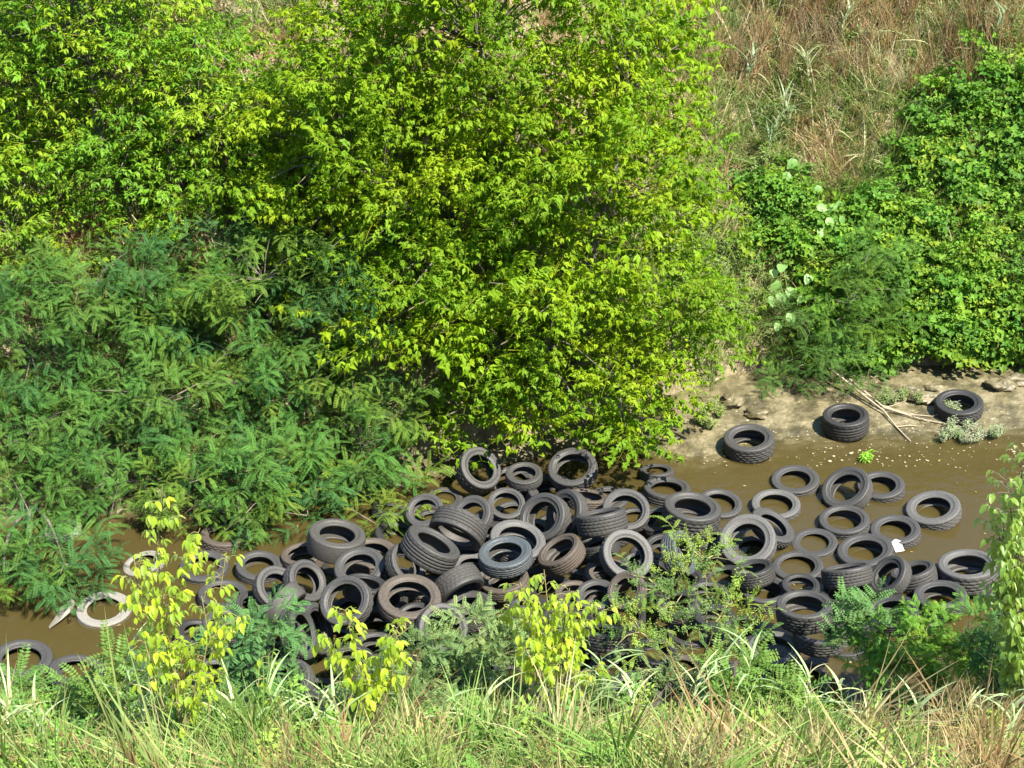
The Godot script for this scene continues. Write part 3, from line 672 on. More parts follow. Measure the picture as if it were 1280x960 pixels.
	[2.415,0.165,-15.073, 0.06,0.997,0.05, 0.55,0.28,"d","charcoal black tyre lying flat in the heap next to the airy shrub","look-alikes: charcoal black tyre lying flat in the heap next to the airy shrub"],
	[1.992,0.262,-14.757, -0.232,0.972,-0.042, 0.54,0.3,"d","charcoal black tyre lying flat in the heap next to the airy shrub","look-alikes: charcoal black tyre lying flat in the heap next to the airy shrub"],
	[3.961,-0.019,-14.305, -0.104,0.983,-0.153, 0.513,0.22,"g","dusty grey tyre lying flat in shallow water before the dark tyre on top","look-alikes: dusty grey tyre lying flat in shallow water before the dark tyre on top"],
	[3.046,0.164,-14.012, -0.102,0.995,-0.009, 0.638,0.24,"p","pale ring of a tyre sunk in water behind dry stalks","dumped tyres"],
	[3.57,0.38,-14.016, -0.046,0.995,-0.085, 0.644,0.32,"g","tyre lying in water underneath a dark one","dumped tyres"],
	[3.399,0.58,-14.215, -0.099,0.992,-0.078, 0.666,0.36,"g","dark tyre lying on top of another beside the feathery sprigs","dumped tyres"],
	[2.399,0.305,-14.436, -0.067,0.992,-0.105, 0.512,0.3,"d","charcoal black tyre lying flat in the heap before the airy shrub","look-alikes: charcoal black tyre lying flat in the heap before the airy shrub"],
	[1.058,0.513,-13.804, 0.086,0.927,-0.365, 0.588,0.34,"d","charcoal black tyre lying flat in the heap before the tiered sapling","look-alikes: charcoal black tyre lying flat in the heap before the tiered sapling"],
	[0.48,0.174,-14.112, -0.155,0.988,0.006, 0.563,0.3,"d","charcoal black tyre lying flat in shallow water before the tiered sapling","look-alikes: charcoal black tyre lying flat in shallow water before the tiered sapling"],
	[1.643,0.286,-13.786, 0.054,0.999,0.007, 0.533,0.3,"d","charcoal black tyre lying flat in shallow water behind the dark tyre on the slope","look-alikes: charcoal black tyre lying flat in shallow water behind the dark tyre on the slope"],
	[-3.396,0.036,-13.661, 0.119,0.993,-0.004, 0.619,0.28,"g","dusty grey tyre lying flat in shallow water before the blue green bush","look-alikes: dusty grey tyre lying flat in shallow water before the blue green bush"],
	[-2.891,0.168,-13.5, -0.037,0.999,-0.001, 0.527,0.3,"d","charcoal black tyre lying flat in shallow water before the blue green bush","look-alikes: charcoal black tyre lying flat in shallow water before the blue green bush"],
	[-1.794,0.439,-13.436, 0.063,0.998,-0.012, 0.54,0.3,"d","charcoal black tyre lying flat in shallow water before the drooping sapling","look-alikes: charcoal black tyre lying flat in shallow water before the drooping sapling"],
	[-2.431,0.423,-13.124, -0.36,0.784,0.505, 0.53,0.3,"g","dusty grey tyre leaning in shallow water next to the ribbed tyre on the slope","look-alikes: dusty grey tyre leaning in shallow water next to the ribbed tyre on the slope"],
	[-2.209,0.18,-13.233, 0.041,0.939,-0.34, 0.557,0.36,"g","ribbed tyre lying against the near bank under the yellow green saplings","dumped tyres"],
	[2.329,0.28,-13.295, -0.694,0.677,0.247, 0.538,0.3,"g","dusty grey tyre leaning in shallow water before the pale sunken ring","look-alikes: dusty grey tyre leaning in shallow water before the pale sunken ring"],
	[3.346,-0.0,-13.672, -0.098,0.987,-0.125, 0.61,0.24,"g","dusty grey tyre lying flat in shallow water before the pale sunken ring","look-alikes: dusty grey tyre lying flat in shallow water before the pale sunken ring"],
	[0.461,0.499,-12.824, -0.375,0.914,0.154, 0.521,0.3,"g","dusty grey tyre lying flat in shallow water next to the dark tyre on the slope","look-alikes: dusty grey tyre lying flat in shallow water next to the dark tyre on the slope"],
	[1.303,0.727,-12.493, 0.001,0.934,0.357, 0.577,0.3,"d","dark tyre propped on the near bank slope behind the grass","dumped tyres"],
	[-0.365,0.162,-13.608, 0.013,1.0,-0.016, 0.53,0.3,"d","charcoal black tyre lying flat in shallow water before the grey green bush","look-alikes: charcoal black tyre lying flat in shallow water before the grey green bush"],
	[-2.164,0.757,-12.246, 0.081,0.996,-0.044, 0.501,0.3,"d","charcoal black tyre lying flat in shallow water before the ribbed tyre on the slope","look-alikes: charcoal black tyre lying flat in shallow water before the ribbed tyre on the slope"],
	[-1.623,0.624,-12.515, 0.198,0.979,-0.041, 0.51,0.3,"d","charcoal black tyre lying flat in shallow water next to the ribbed tyre on the slope","look-alikes: charcoal black tyre lying flat in shallow water next to the ribbed tyre on the slope"],
	[-0.172,0.523,-12.69, 0.006,0.999,-0.033, 0.517,0.3,"d","charcoal black tyre lying flat in shallow water before the grey green bush","look-alikes: charcoal black tyre lying flat in shallow water before the grey green bush"],
	[0.832,0.846,-12.292, -0.032,0.999,-0.034, 0.501,0.3,"d","charcoal black tyre lying flat in shallow water next to the dark tyre on the slope","look-alikes: charcoal black tyre lying flat in shallow water next to the dark tyre on the slope"],
	[1.794,0.523,-12.692, 0.072,0.997,-0.017, 0.517,0.3,"g","dusty grey tyre lying flat in shallow water next to the dark tyre on the slope","look-alikes: dusty grey tyre lying flat in shallow water next to the dark tyre on the slope"],
	[2.761,0.567,-12.642, -0.369,0.928,-0.045, 0.515,0.3,"d","charcoal black tyre lying flat in shallow water before the pale sunken ring","look-alikes: charcoal black tyre lying flat in shallow water before the pale sunken ring"],
	[-2.641,0.624,-12.515, 0.234,0.971,-0.051, 0.51,0.3,"d","charcoal black tyre lying flat in shallow water next to the ribbed tyre on the slope","look-alikes: charcoal black tyre lying flat in shallow water next to the ribbed tyre on the slope"],
	[-0.656,0.65,-12.487, -0.248,0.969,0.003, 0.509,0.3,"d","charcoal black tyre lying flat in shallow water before the grey green bush","look-alikes: charcoal black tyre lying flat in shallow water before the grey green bush"],
]

func dumped_tyres() -> void:
	var R := {
		"d": [rubber("black rubber", Color(0.013, 0.013, 0.0137), Color(0.0302, 0.0295, 0.0274), 0.12, 0.55, 11), rubber("black rubber tread", Color(0.0144, 0.0144, 0.0144), Color(0.036, 0.0346, 0.031), 0.1, 0.7, 12)],
		"g": [rubber("grey rubber", Color(0.0187, 0.0187, 0.0194), Color(0.049, 0.0482, 0.0461), 0.0, 0.58, 13), rubber("grey rubber tread", Color(0.0187, 0.0184, 0.018), Color(0.0475, 0.0461, 0.0425), 0.0, 0.75, 14)],
		"b": [rubber("brown dusted rubber", Color(0.0279, 0.0238, 0.0197), Color(0.0754, 0.0615, 0.0476), 0.0, 0.65, 15), rubber("brown dusted tread", Color(0.0295, 0.0246, 0.0197), Color(0.0738, 0.0574, 0.0435), -0.05, 0.8, 16)],
		"p": [rubber("pale rubber", Color(0.036, 0.036, 0.036), Color(0.088, 0.088, 0.084), -0.06, 0.65, 17), rubber("pale rubber tread", Color(0.0279, 0.0279, 0.0271), Color(0.0697, 0.0681, 0.0631), 0.0, 0.75, 18)],
		"u": [rubber("blue grey rubber", Color(0.023, 0.0279, 0.032), Color(0.0615, 0.0738, 0.0804), -0.02, 0.5, 19), rubber("blue grey tread", Color(0.023, 0.0271, 0.0303), Color(0.0574, 0.0672, 0.0722), 0.0, 0.65, 20)],
		"n": [rubber("bald rubber", Color(0.0246, 0.0238, 0.0221), Color(0.0574, 0.0549, 0.0508), 0.0, 0.6, 21), rubber("bald tread", Color(0.0279, 0.0262, 0.0246), Color(0.064, 0.0607, 0.0558), 0.0, 0.65, 22)],
		"w": [rubber("mud whitened rubber", Color(0.07, 0.067, 0.06), Color(0.2, 0.192, 0.172), -0.12, 0.75, 23), rubber("mud whitened tread", Color(0.06, 0.058, 0.054), Color(0.18, 0.172, 0.155), -0.1, 0.8, 24)],
	}
	var inside := rubber("inner rubber", Color(0.02, 0.02, 0.02), Color(0.06, 0.056, 0.05), 0.05, 0.6, 25)
	var kinds := {}
	for row in TYRES:
		var slot := roundi((row[7] - 0.2) / 0.04)
		var pattern: int = 3 if row[8] == "n" else rng.randi() % 3
		var rim_k := rng.randi() % 2
		var key := "%d_%d_%d_%s" % [slot, pattern, rim_k, row[8]]
		var o: Node3D
		if kinds.has(key):
			o = kinds[key].duplicate()
			o.name = numbered("tyre")
			add_child(o)
		else:
			o = thing("tyre", row[9], "tyre")
			var form := "%d_%d_%d" % [slot, pattern, rim_k]
			if not mats.has(form):
				mats[form] = tyre_parts(0.2 + slot * 0.04, pattern, [0.302, 0.325][rim_k])
			var t: Dictionary = mats[form]
			part("tread", t.tread, R[row[8]][1], o)
			for k in 2:
				part("sidewall", t.sidewall[k], R[row[8]][0], o)
				part("bead", t.bead[k], R[row[8]][0], o)
			part("inner_liner", t.inner_liner, inside, o)
			kinds[key] = o
		tag(o, row[9], "tyre", row[10])
		var y := Vector3(row[3], row[4], row[5]).normalized()
		var x := y.cross(Vector3(0.2, 0.1, 0.97)).normalized().rotated(y, rng.randf() * TAU)
		o.transform = Transform3D(Basis(x * rng.randf_range(0.955, 1.02), y, x.cross(y)) .scaled(Vector3.ONE * row[6]), Vector3(row[0], row[1], row[2]))

# ---------------------------------------------------------------- single plants of the near bank
func sapling_leaf(kind: int) -> ArrayMesh:
	var b := MB.new()
	var rows := 5
	var l := []; var r := []; var m := []
	var wide: float = [0.46, 0.54, 0.38][kind]
	var bend: float = [0.6, 0.4, 0.95][kind]
	for k in rows + 1:
		var t := float(k) / rows
		var w := wide * 0.5 * pow(sin(PI * pow(t, 0.75)), 0.8) if k > 0 and k < rows else 0.0
		var p := Vector3(0, -bend * t * t * 0.6, t)
		m.append(b.vert(p))
		l.append(b.vert(p + Vector3(-w, w * 0.35 + (0.03 if k % 2 else -0.02), 0)))
		r.append(b.vert(p + Vector3(w, w * 0.35 + (0.03 if k % 2 else -0.02), 0)))
	for k in rows:
		b.face(l[k], m[k], l[k + 1]); b.face(m[k], m[k + 1], l[k + 1])
		b.face(m[k], r[k], m[k + 1]); b.face(r[k], r[k + 1], m[k + 1])
	b.smooth()
	return b.commit()

func sapling(label: String, base: Vector3, lines: Array, leaf_size: float, meshes: Array, lmats: Array, bark: Material, per: float, spread: float, start := 0.25) -> void:
	var root := thing("sapling", label, "sapling", base, "young trees on the near bank")
	for ln in lines:
		var b := MB.new()
		var pts := []; var rad := []
		for k in ln.size():
			pts.append(ln[k] - base); rad.append(lerpf(0.011, 0.004, float(k) / (ln.size() - 1)))
		b.tube(pts, rad, 5)
		b.smooth()
		part("stem", b.commit(), bark, root)
		var total := 0.0
		for k in ln.size() - 1: total += ln[k].distance_to(ln[k + 1])
		var t := total * start
		var side := 1.0
		while t < total:
			var rest := t
			var k := 0
			while k < ln.size() - 2 and rest > ln[k].distance_to(ln[k + 1]):
				rest -= ln[k].distance_to(ln[k + 1]); k += 1
			var p: Vector3 = ln[k].lerp(ln[k + 1], clampf(rest / ln[k].distance_to(ln[k + 1]), 0.0, 1.0)) - base
			for s in [side, -side]:
				var a := rng.randf() * TAU
				var out: Vector3 = (Vector3(cos(a) * 0.8 + s * 0.6, rng.randf_range(0.05, 0.6), sin(a) * 0.7 + 0.2)).normalized()
				var q: Vector3 = p + out * rng.randf_range(0.35, 1.0) * spread + Vector3.DOWN * 0.01
				var st := MB.new()
				st.tube([p, p.lerp(q, 0.5) + Vector3(0, 0.015, 0), q], [0.003, 0.0025, 0.0015], 3)
				st.smooth()
				part("leaf_stalk", st.commit(), bark, root)
				for j in 3 if rng.randf() < 0.7 else 5:
					var turn: Vector3 = out.rotated(Vector3.UP, [0.0, 1.0, -1.0, 1.7, -1.7][j] + rng.randf_range(-0.3, 0.3))
					turn.y = 0.0
					var dir := (turn.normalized() * rng.randf_range(0.35, 0.9) + Vector3.DOWN * rng.randf_range(0.1, 0.9)).normalized()
					var up := (Vector3.UP * 0.6 + turn + rv(0.3)).normalized()
					var x := up.cross(dir).normalized()
					var lf := part("leaf", meshes[rng.randi() % 3], lmats[rng.randi() % lmats.size()], root)
					lf.transform = Transform3D(Basis(x, dir.cross(x), dir).scaled(Vector3.ONE * leaf_size * rng.randf_range(0.5, 1.15)), q - out * 0.03 * (j / 2))
			side = -side
			t += per * rng.randf_range(0.7, 1.3)

func reed(base: Vector3, height: float, leans: Vector3, blades: int, blade_len: float, wide: float, mat: Material, stem_mat: Material, label: String, group: String, called := "reed") -> void:
	var root := thing(called, label, "reed", base, group)
	var b := MB.new()
	var pts := []
	for k in 5:
		var t := k / 4.0
		pts.append(Vector3.UP * height * t + leans * t * t)
	b.tube(pts, [0.006, 0.0055, 0.005, 0.004, 0.002], 5)
	b.smooth()
	part("stem", b.commit(), stem_mat, root)
	for k in blades:
		var t := 0.25 + 0.75 * (k + 0.5) / blades
		var a := rng.randf() * TAU
		var out := Vector3(cos(a), 0, sin(a))
		var lb := MB.new()
		lb.blade(Vector3.ZERO, (Vector3.UP * 1.2 + out * 0.6).normalized(), (out + Vector3.DOWN * 0.7).normalized(), blade_len * rng.randf_range(0.7, 1.2), wide * rng.randf_range(0.7, 1.2), rng.randf_range(0.6, 2.2), Color.WHITE, 6)
		var lf := part("leaf", lb.commit(), mat, root)
		lf.position = Vector3.UP * height * t + leans * t * t

# ================================================================ the scene
func _ready() -> void:
	rng.seed = 4711
	rough_noise.seed = 5
	rough_noise.frequency = 0.35
	rough_noise.fractal_octaves = 3

	# ---- camera
	var cam := Camera3D.new()
	cam.name = "camera"
	cam.position = EYE
	cam.rotation_degrees = Vector3(-PITCH, 0, 0)
	cam.fov = rad_to_deg(2.0 * atan(480.0 / FOCAL))
	cam.near = 0.1
	cam.far = 400.0
	cam.current = true
	add_child(cam)
	# ---- sky and sun
	var env := Environment.new()
	env.background_mode = Environment.BG_SKY
	var sm := ProceduralSkyMaterial.new()
	sm.sky_top_color = Color(0.42, 0.55, 0.74)
	sm.sky_horizon_color = Color(0.78, 0.81, 0.84)
	sm.ground_bottom_color = Color(0.2, 0.22, 0.14)
	sm.ground_horizon_color = Color(0.55, 0.6, 0.55)
	var sky := Sky.new()
	sky.sky_material = sm
	env.sky = sky
	env.background_energy_multiplier = 0.75
	env.tonemap_mode = Environment.TONE_MAPPER_LINEAR
	env.tonemap_exposure = 3.4
	env.sdfgi_enabled = true
	env.ssao_enabled = true
	env.ssil_enabled = true
	var we := WorldEnvironment.new()
	we.name = "world_environment"
	we.environment = env
	add_child(we)
	var sun := DirectionalLight3D.new()
	sun.name = "sun"
	sun.light_energy = 1.6
	sun.light_color = Color(1.0, 0.965, 0.9)
	sun.light_angular_distance = 0.5
	sun.shadow_enabled = true
	add_child(sun)
	sun.look_at_from_position(Vector3(0.42, 0.83, 0.36) * 30.0, Vector3.ZERO)

	# ---- materials
	var mud := stuff_mat("wet mud", noise_tex(0.011, [[0.0, Color(0.0288, 0.0245, 0.0115)], [0.36, Color(0.0612, 0.0533, 0.0245)], [0.48, Color(0.09, 0.0778, 0.0374)], [0.6, Color(0.119, 0.102, 0.0533)], [0.75, Color(0.151, 0.13, 0.0756)], [1.0, Color(0.202, 0.173, 0.108)]], 31, 1024, 6), 0.16, 0.55)
	bump(mud, 0.03, 6.0, 32, 6)
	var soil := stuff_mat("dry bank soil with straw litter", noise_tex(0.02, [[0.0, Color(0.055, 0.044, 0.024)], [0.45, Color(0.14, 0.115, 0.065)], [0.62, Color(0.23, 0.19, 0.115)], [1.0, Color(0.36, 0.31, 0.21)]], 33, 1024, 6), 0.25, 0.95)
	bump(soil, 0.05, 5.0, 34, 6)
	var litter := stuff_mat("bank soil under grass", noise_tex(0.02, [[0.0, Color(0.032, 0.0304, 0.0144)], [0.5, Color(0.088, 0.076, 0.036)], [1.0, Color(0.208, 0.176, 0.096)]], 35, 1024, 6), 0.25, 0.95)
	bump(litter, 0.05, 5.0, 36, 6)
	var bark := stuff_mat("bark", noise_tex(0.03, [[0.0, Color(0.05, 0.042, 0.032)], [0.5, Color(0.13, 0.115, 0.09)], [1.0, Color(0.24, 0.22, 0.18)]], 37, 256, 4), 2.0, 0.9, false)
	var green_bark := stuff_mat("young bark", noise_tex(0.03, [[0.0, Color(0.14, 0.13, 0.05)], [1.0, Color(0.32, 0.28, 0.13)]], 38, 256, 4), 2.0, 0.8, false)
	var dead_wood := stuff_mat("bleached dead wood", noise_tex(0.03, [[0.0, Color(0.16, 0.128, 0.08)], [0.5, Color(0.304, 0.256, 0.176)], [1.0, Color(0.416, 0.368, 0.28)]], 39, 256, 4), 3.0, 0.9, false)
	var water := StandardMaterial3D.new()
	water.resource_name = "muddy water"
	water.transparency = BaseMaterial3D.TRANSPARENCY_ALPHA
	water.albedo_color = Color(Color(0.072, 0.056, 0.019).linear_to_srgb(), 0.3)
	water.roughness = 0.06
	water.metallic_specular = 0.3
	water.heightmap_enabled = true
	water.heightmap_texture = noise_tex(0.012, [[0.0, Color.BLACK], [1.0, Color.WHITE]], 41, 512, 3)
	water.heightmap_scale = 0.35
	water.uv1_triplanar = true
	water.uv1_world_triplanar = true
	water.uv1_scale = Vector3.ONE * 0.5
	var silt := plain("silt hanging in the water", Color(0.072, 0.056, 0.019), 1.0)
	silt.transparency = BaseMaterial3D.TRANSPARENCY_ALPHA
	silt.albedo_color.a = 0.34
	silt.specular_mode = BaseMaterial3D.SPECULAR_DISABLED
	var bright_leaf := leaf_mat("yellow green leaves", Color(0.95, 1.0, 0.35))
	var dark_leaf := leaf_mat("green leaves", Color(0.55, 0.7, 0.35), 0.42)
	var feather_leaf := leaf_mat("blue green leaflets", Color(0.5, 0.6, 0.35), 0.7)
	var herb_leaf := leaf_mat("herb leaves", Color(0.55, 0.7, 0.3), 0.5)
	var grass_leaf := leaf_mat("grass blades", Color(0.55, 0.65, 0.35), 0.55)

	# ---- ground and water
	structure("riverbed", sheet(range(41).map(func(k): return k / 40.0), -24, 24, 240, func(x, r): return lerpf(13.5, toe(x), r)), mud)
	structure("far_bank", sheet([0.0, 0.06, 0.12, 0.18, 0.25, 0.32, 0.45, 0.6, 0.8, 1.0, 1.25, 1.5, 1.75, 2.0, 2.3, 2.6, 3.0, 3.4, 3.8, 4.3, 4.8, 5.4, 6.0, 7.0, 8.0, 9.0, 10.0, 11.0, 12.0, 12.5, 13.0, 16.0, 25.0, 60.0, 160.0], -24, 24, 240, func(x, r): return toe(x) + r), soil)
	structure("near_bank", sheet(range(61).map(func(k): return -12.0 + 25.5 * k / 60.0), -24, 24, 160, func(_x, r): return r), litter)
	for layer in [0.0, -0.012, -0.028, -0.048, -0.072]:        # murk deepens with the water: the surface, then clouds of silt below it
		var wb := MB.new()
		wb.vert(Vector3(-24, layer, -12.6)); wb.vert(Vector3(24, layer, -12.6)); wb.vert(Vector3(24, layer, -22)); wb.vert(Vector3(-24, layer, -22))
		wb.face(0, 3, 1); wb.face(1, 3, 2)
		wb.smooth()
		structure("stream_water" if layer == 0.0 else "stream_silt", wb.commit(), water if layer == 0.0 else silt)

	far_trees(bright_leaf, dark_leaf, feather_leaf, bark)
	far_bank_plants(herb_leaf, grass_leaf, feather_leaf, bark, dead_wood)
	dumped_tyres()
	mud_things(dead_wood, herb_leaf, mud)
	near_plants(bright_leaf, herb_leaf, grass_leaf, feather_leaf, green_bark, dead_wood, bark)

func far_trees(bright_leaf: Material, dark_leaf: Material, feather_leaf: Material, bark: Material) -> void:
	var elder := [twig_elder(0.105, 0.052, 0.55, 4, 0.34), twig_elder(0.115, 0.056, 0.8, 4, 0.4), twig_elder(0.095, 0.045, 0.45, 5, 0.34)]
	var ash := [twig_elder(0.105, 0.038, 0.4, 4, 0.34), twig_elder(0.11, 0.04, 0.5, 4, 0.36), twig_elder(0.09, 0.034, 0.3, 5, 0.36)]
	var feather := [twig_feather(8, 0.23, 13, 0.013, 0.028), twig_feather(8, 0.27, 14, 0.013, 0.03), twig_feather(7, 0.2, 11, 0.013, 0.027)]
	elder = clumps(elder, 7, 15, 0.34, 0.2)
	ash = clumps(ash, 6, 15, 0.38, 0.26)
	feather = clumps(feather, 6, 13, 0.32, 0.22, 0.92, 0.2)
	var lob := func(px: float, py: float, d: float, rx: float, ry: float, rz: float) -> Array: return [at_d(px, py, d), Vector3(rx, ry, rz)]
	# the bright tree over the heap
	var g := Vector3(0.0, 0, -19.6); g.x = at_d(650, 500, 19.6).x; g.y = ground(g.x, 19.6)
	woody("box_elder_tree", "bright yellow green tree leaning over the tyre heap", "tree", g, [
		lob.call(600, 60, 21.2, 2.7, 1.9, 1.7), lob.call(775, 90, 21.2, 1.05, 1.5, 1.2), lob.call(560, 210, 20.2, 2.5, 1.6, 1.5), lob.call(410, 190, 20.6, 1.3, 1.5, 1.1), lob.call(740, 270, 19.8, 1.55, 1.6, 1.2),
		lob.call(540, 350, 19.3, 1.25, 1.0, 1.0), lob.call(690, 415, 18.9, 1.6, 1.1, 1.0), lob.call(822, 400, 19.2, 0.95, 1.3, 0.9), lob.call(750, 495, 18.6, 1.05, 0.65, 0.7), lob.call(570, 520, 18.6, 0.5, 0.3, 0.35)],
		0.545, elder, bright_leaf, [Color(0.22, 0.355, 0.013), Color(0.185, 0.32, 0.014), Color(0.26, 0.38, 0.014), Color(0.15, 0.28, 0.014)], bark,
		[at_d(600, 60, 21.2), at_d(790, 120, 21.0), at_d(430, 200, 20.6), at_d(690, 400, 19.2), at_d(840, 420, 19.4)], 0.13)
	# the darker tree
	g = at_d(150, 330, 21.6); g.y = ground(g.x, 21.6)
	woody("ash_tree", "dark green narrow leaved tree standing behind the feathery shrubs", "tree", g, [
		lob.call(110, 90, 22.3, 2.4, 2.2, 1.7), lob.call(250, 180, 21.6, 1.25, 1.5, 1.2), lob.call(30, 220, 21.4, 1.3, 1.2, 1.1), lob.call(170, 230, 21.0, 1.4, 1.0, 1.0)],
		0.47, ash, dark_leaf, [Color(0.125, 0.26, 0.016), Color(0.155, 0.295, 0.016), Color(0.1, 0.222, 0.017), Color(0.21, 0.325, 0.016)], bark,
		[at_d(110, 60, 22.3), at_d(250, 160, 21.7), at_d(30, 200, 21.6)], 0.11)
	g = at_d(35, 380, 20.2); g.y = ground(g.x, 20.2)
	woody("young_ash_tree", "small light green tree between dark tree and the feathery shrubs", "tree", g, [lob.call(35, 310, 20.2, 0.85, 0.45, 0.6), lob.call(-30, 280, 20.4, 0.6, 0.5, 0.6)],
		0.42, ash, dark_leaf, [Color(0.17, 0.26, 0.015), Color(0.14, 0.235, 0.018)], bark, [at_d(35, 320, 20.2)], 0.05)
	# feathery shrubs at the waterside
	var fc := [Color(0.062, 0.158, 0.03), Color(0.075, 0.18, 0.032), Color(0.11, 0.198, 0.026), Color(0.05, 0.138, 0.037), Color(0.085, 0.172, 0.03)]
	var fy := fc + [Color(0.13, 0.205, 0.028)]
	var shrub := func(label: String, base: Vector3, lobes: Array, cols: Array) -> void:
		base.y = ground(base.x, -base.z)
		woody("feathery_shrub", label, "shrub", base, lobes, 0.4, feather, feather_leaf, cols, bark, lobes.map(func(l): return l[0]), 0.035, "blue green feathery shrubs on the far bank", 0.4)
	shrub.call("tall blue green feathery shrub reaching up between the dark and the bright tree", at_d(340, 480, 19.6), [lob.call(330, 350, 19.4, 1.1, 0.65, 0.7), lob.call(400, 400, 19.2, 0.8, 0.7, 0.6), lob.call(290, 440, 19.0, 1.0, 0.7, 0.7)], fc)
	shrub.call("blue green feathery shrub below the dark tree at the frame's edge", at_d(100, 480, 19.4), [lob.call(110, 370, 19.4, 1.2, 0.7, 0.7), lob.call(40, 440, 18.9, 1.1, 0.8, 0.8), lob.call(200, 400, 19.3, 0.8, 0.6, 0.6)], fc)
	shrub.call("feathery shrub dipping its branches into the brown water beside the whitish tyre", at_d(40, 640, 17.6), [lob.call(40, 545, 17.9, 1.1, 0.75, 0.7), lob.call(20, 640, 17.2, 0.75, 0.45, 0.5), lob.call(80, 705, 15.5, 0.55, 0.2, 0.3), lob.call(5, 720, 15.2, 0.5, 0.2, 0.3), lob.call(40, 690, 16.0, 0.5, 0.25, 0.3)], fc)
	shrub.call("feathery shrub overhanging water behind the tall yellow green sapling", at_d(200, 600, 17.9), [lob.call(190, 510, 18.3, 1.2, 0.75, 0.7), lob.call(150, 605, 17.4, 0.85, 0.55, 0.5), lob.call(265, 610, 17.2, 0.9, 0.55, 0.5), lob.call(300, 650, 16.7, 0.4, 0.22, 0.3)], fc)
	shrub.call("yellow flecked feathery shrub hanging over the bald tyre", at_d(390, 600, 18.2), [lob.call(380, 500, 18.6, 1.0, 0.8, 0.7), lob.call(350, 600, 17.4, 0.8, 0.6, 0.5), lob.call(450, 560, 18.0, 0.75, 0.6, 0.5), lob.call(385, 645, 17.1, 0.4, 0.25, 0.3), lob.call(495, 605, 17.7, 0.4, 0.3, 0.3), lob.call(470, 655, 17.0, 0.3, 0.22, 0.25)], fy)

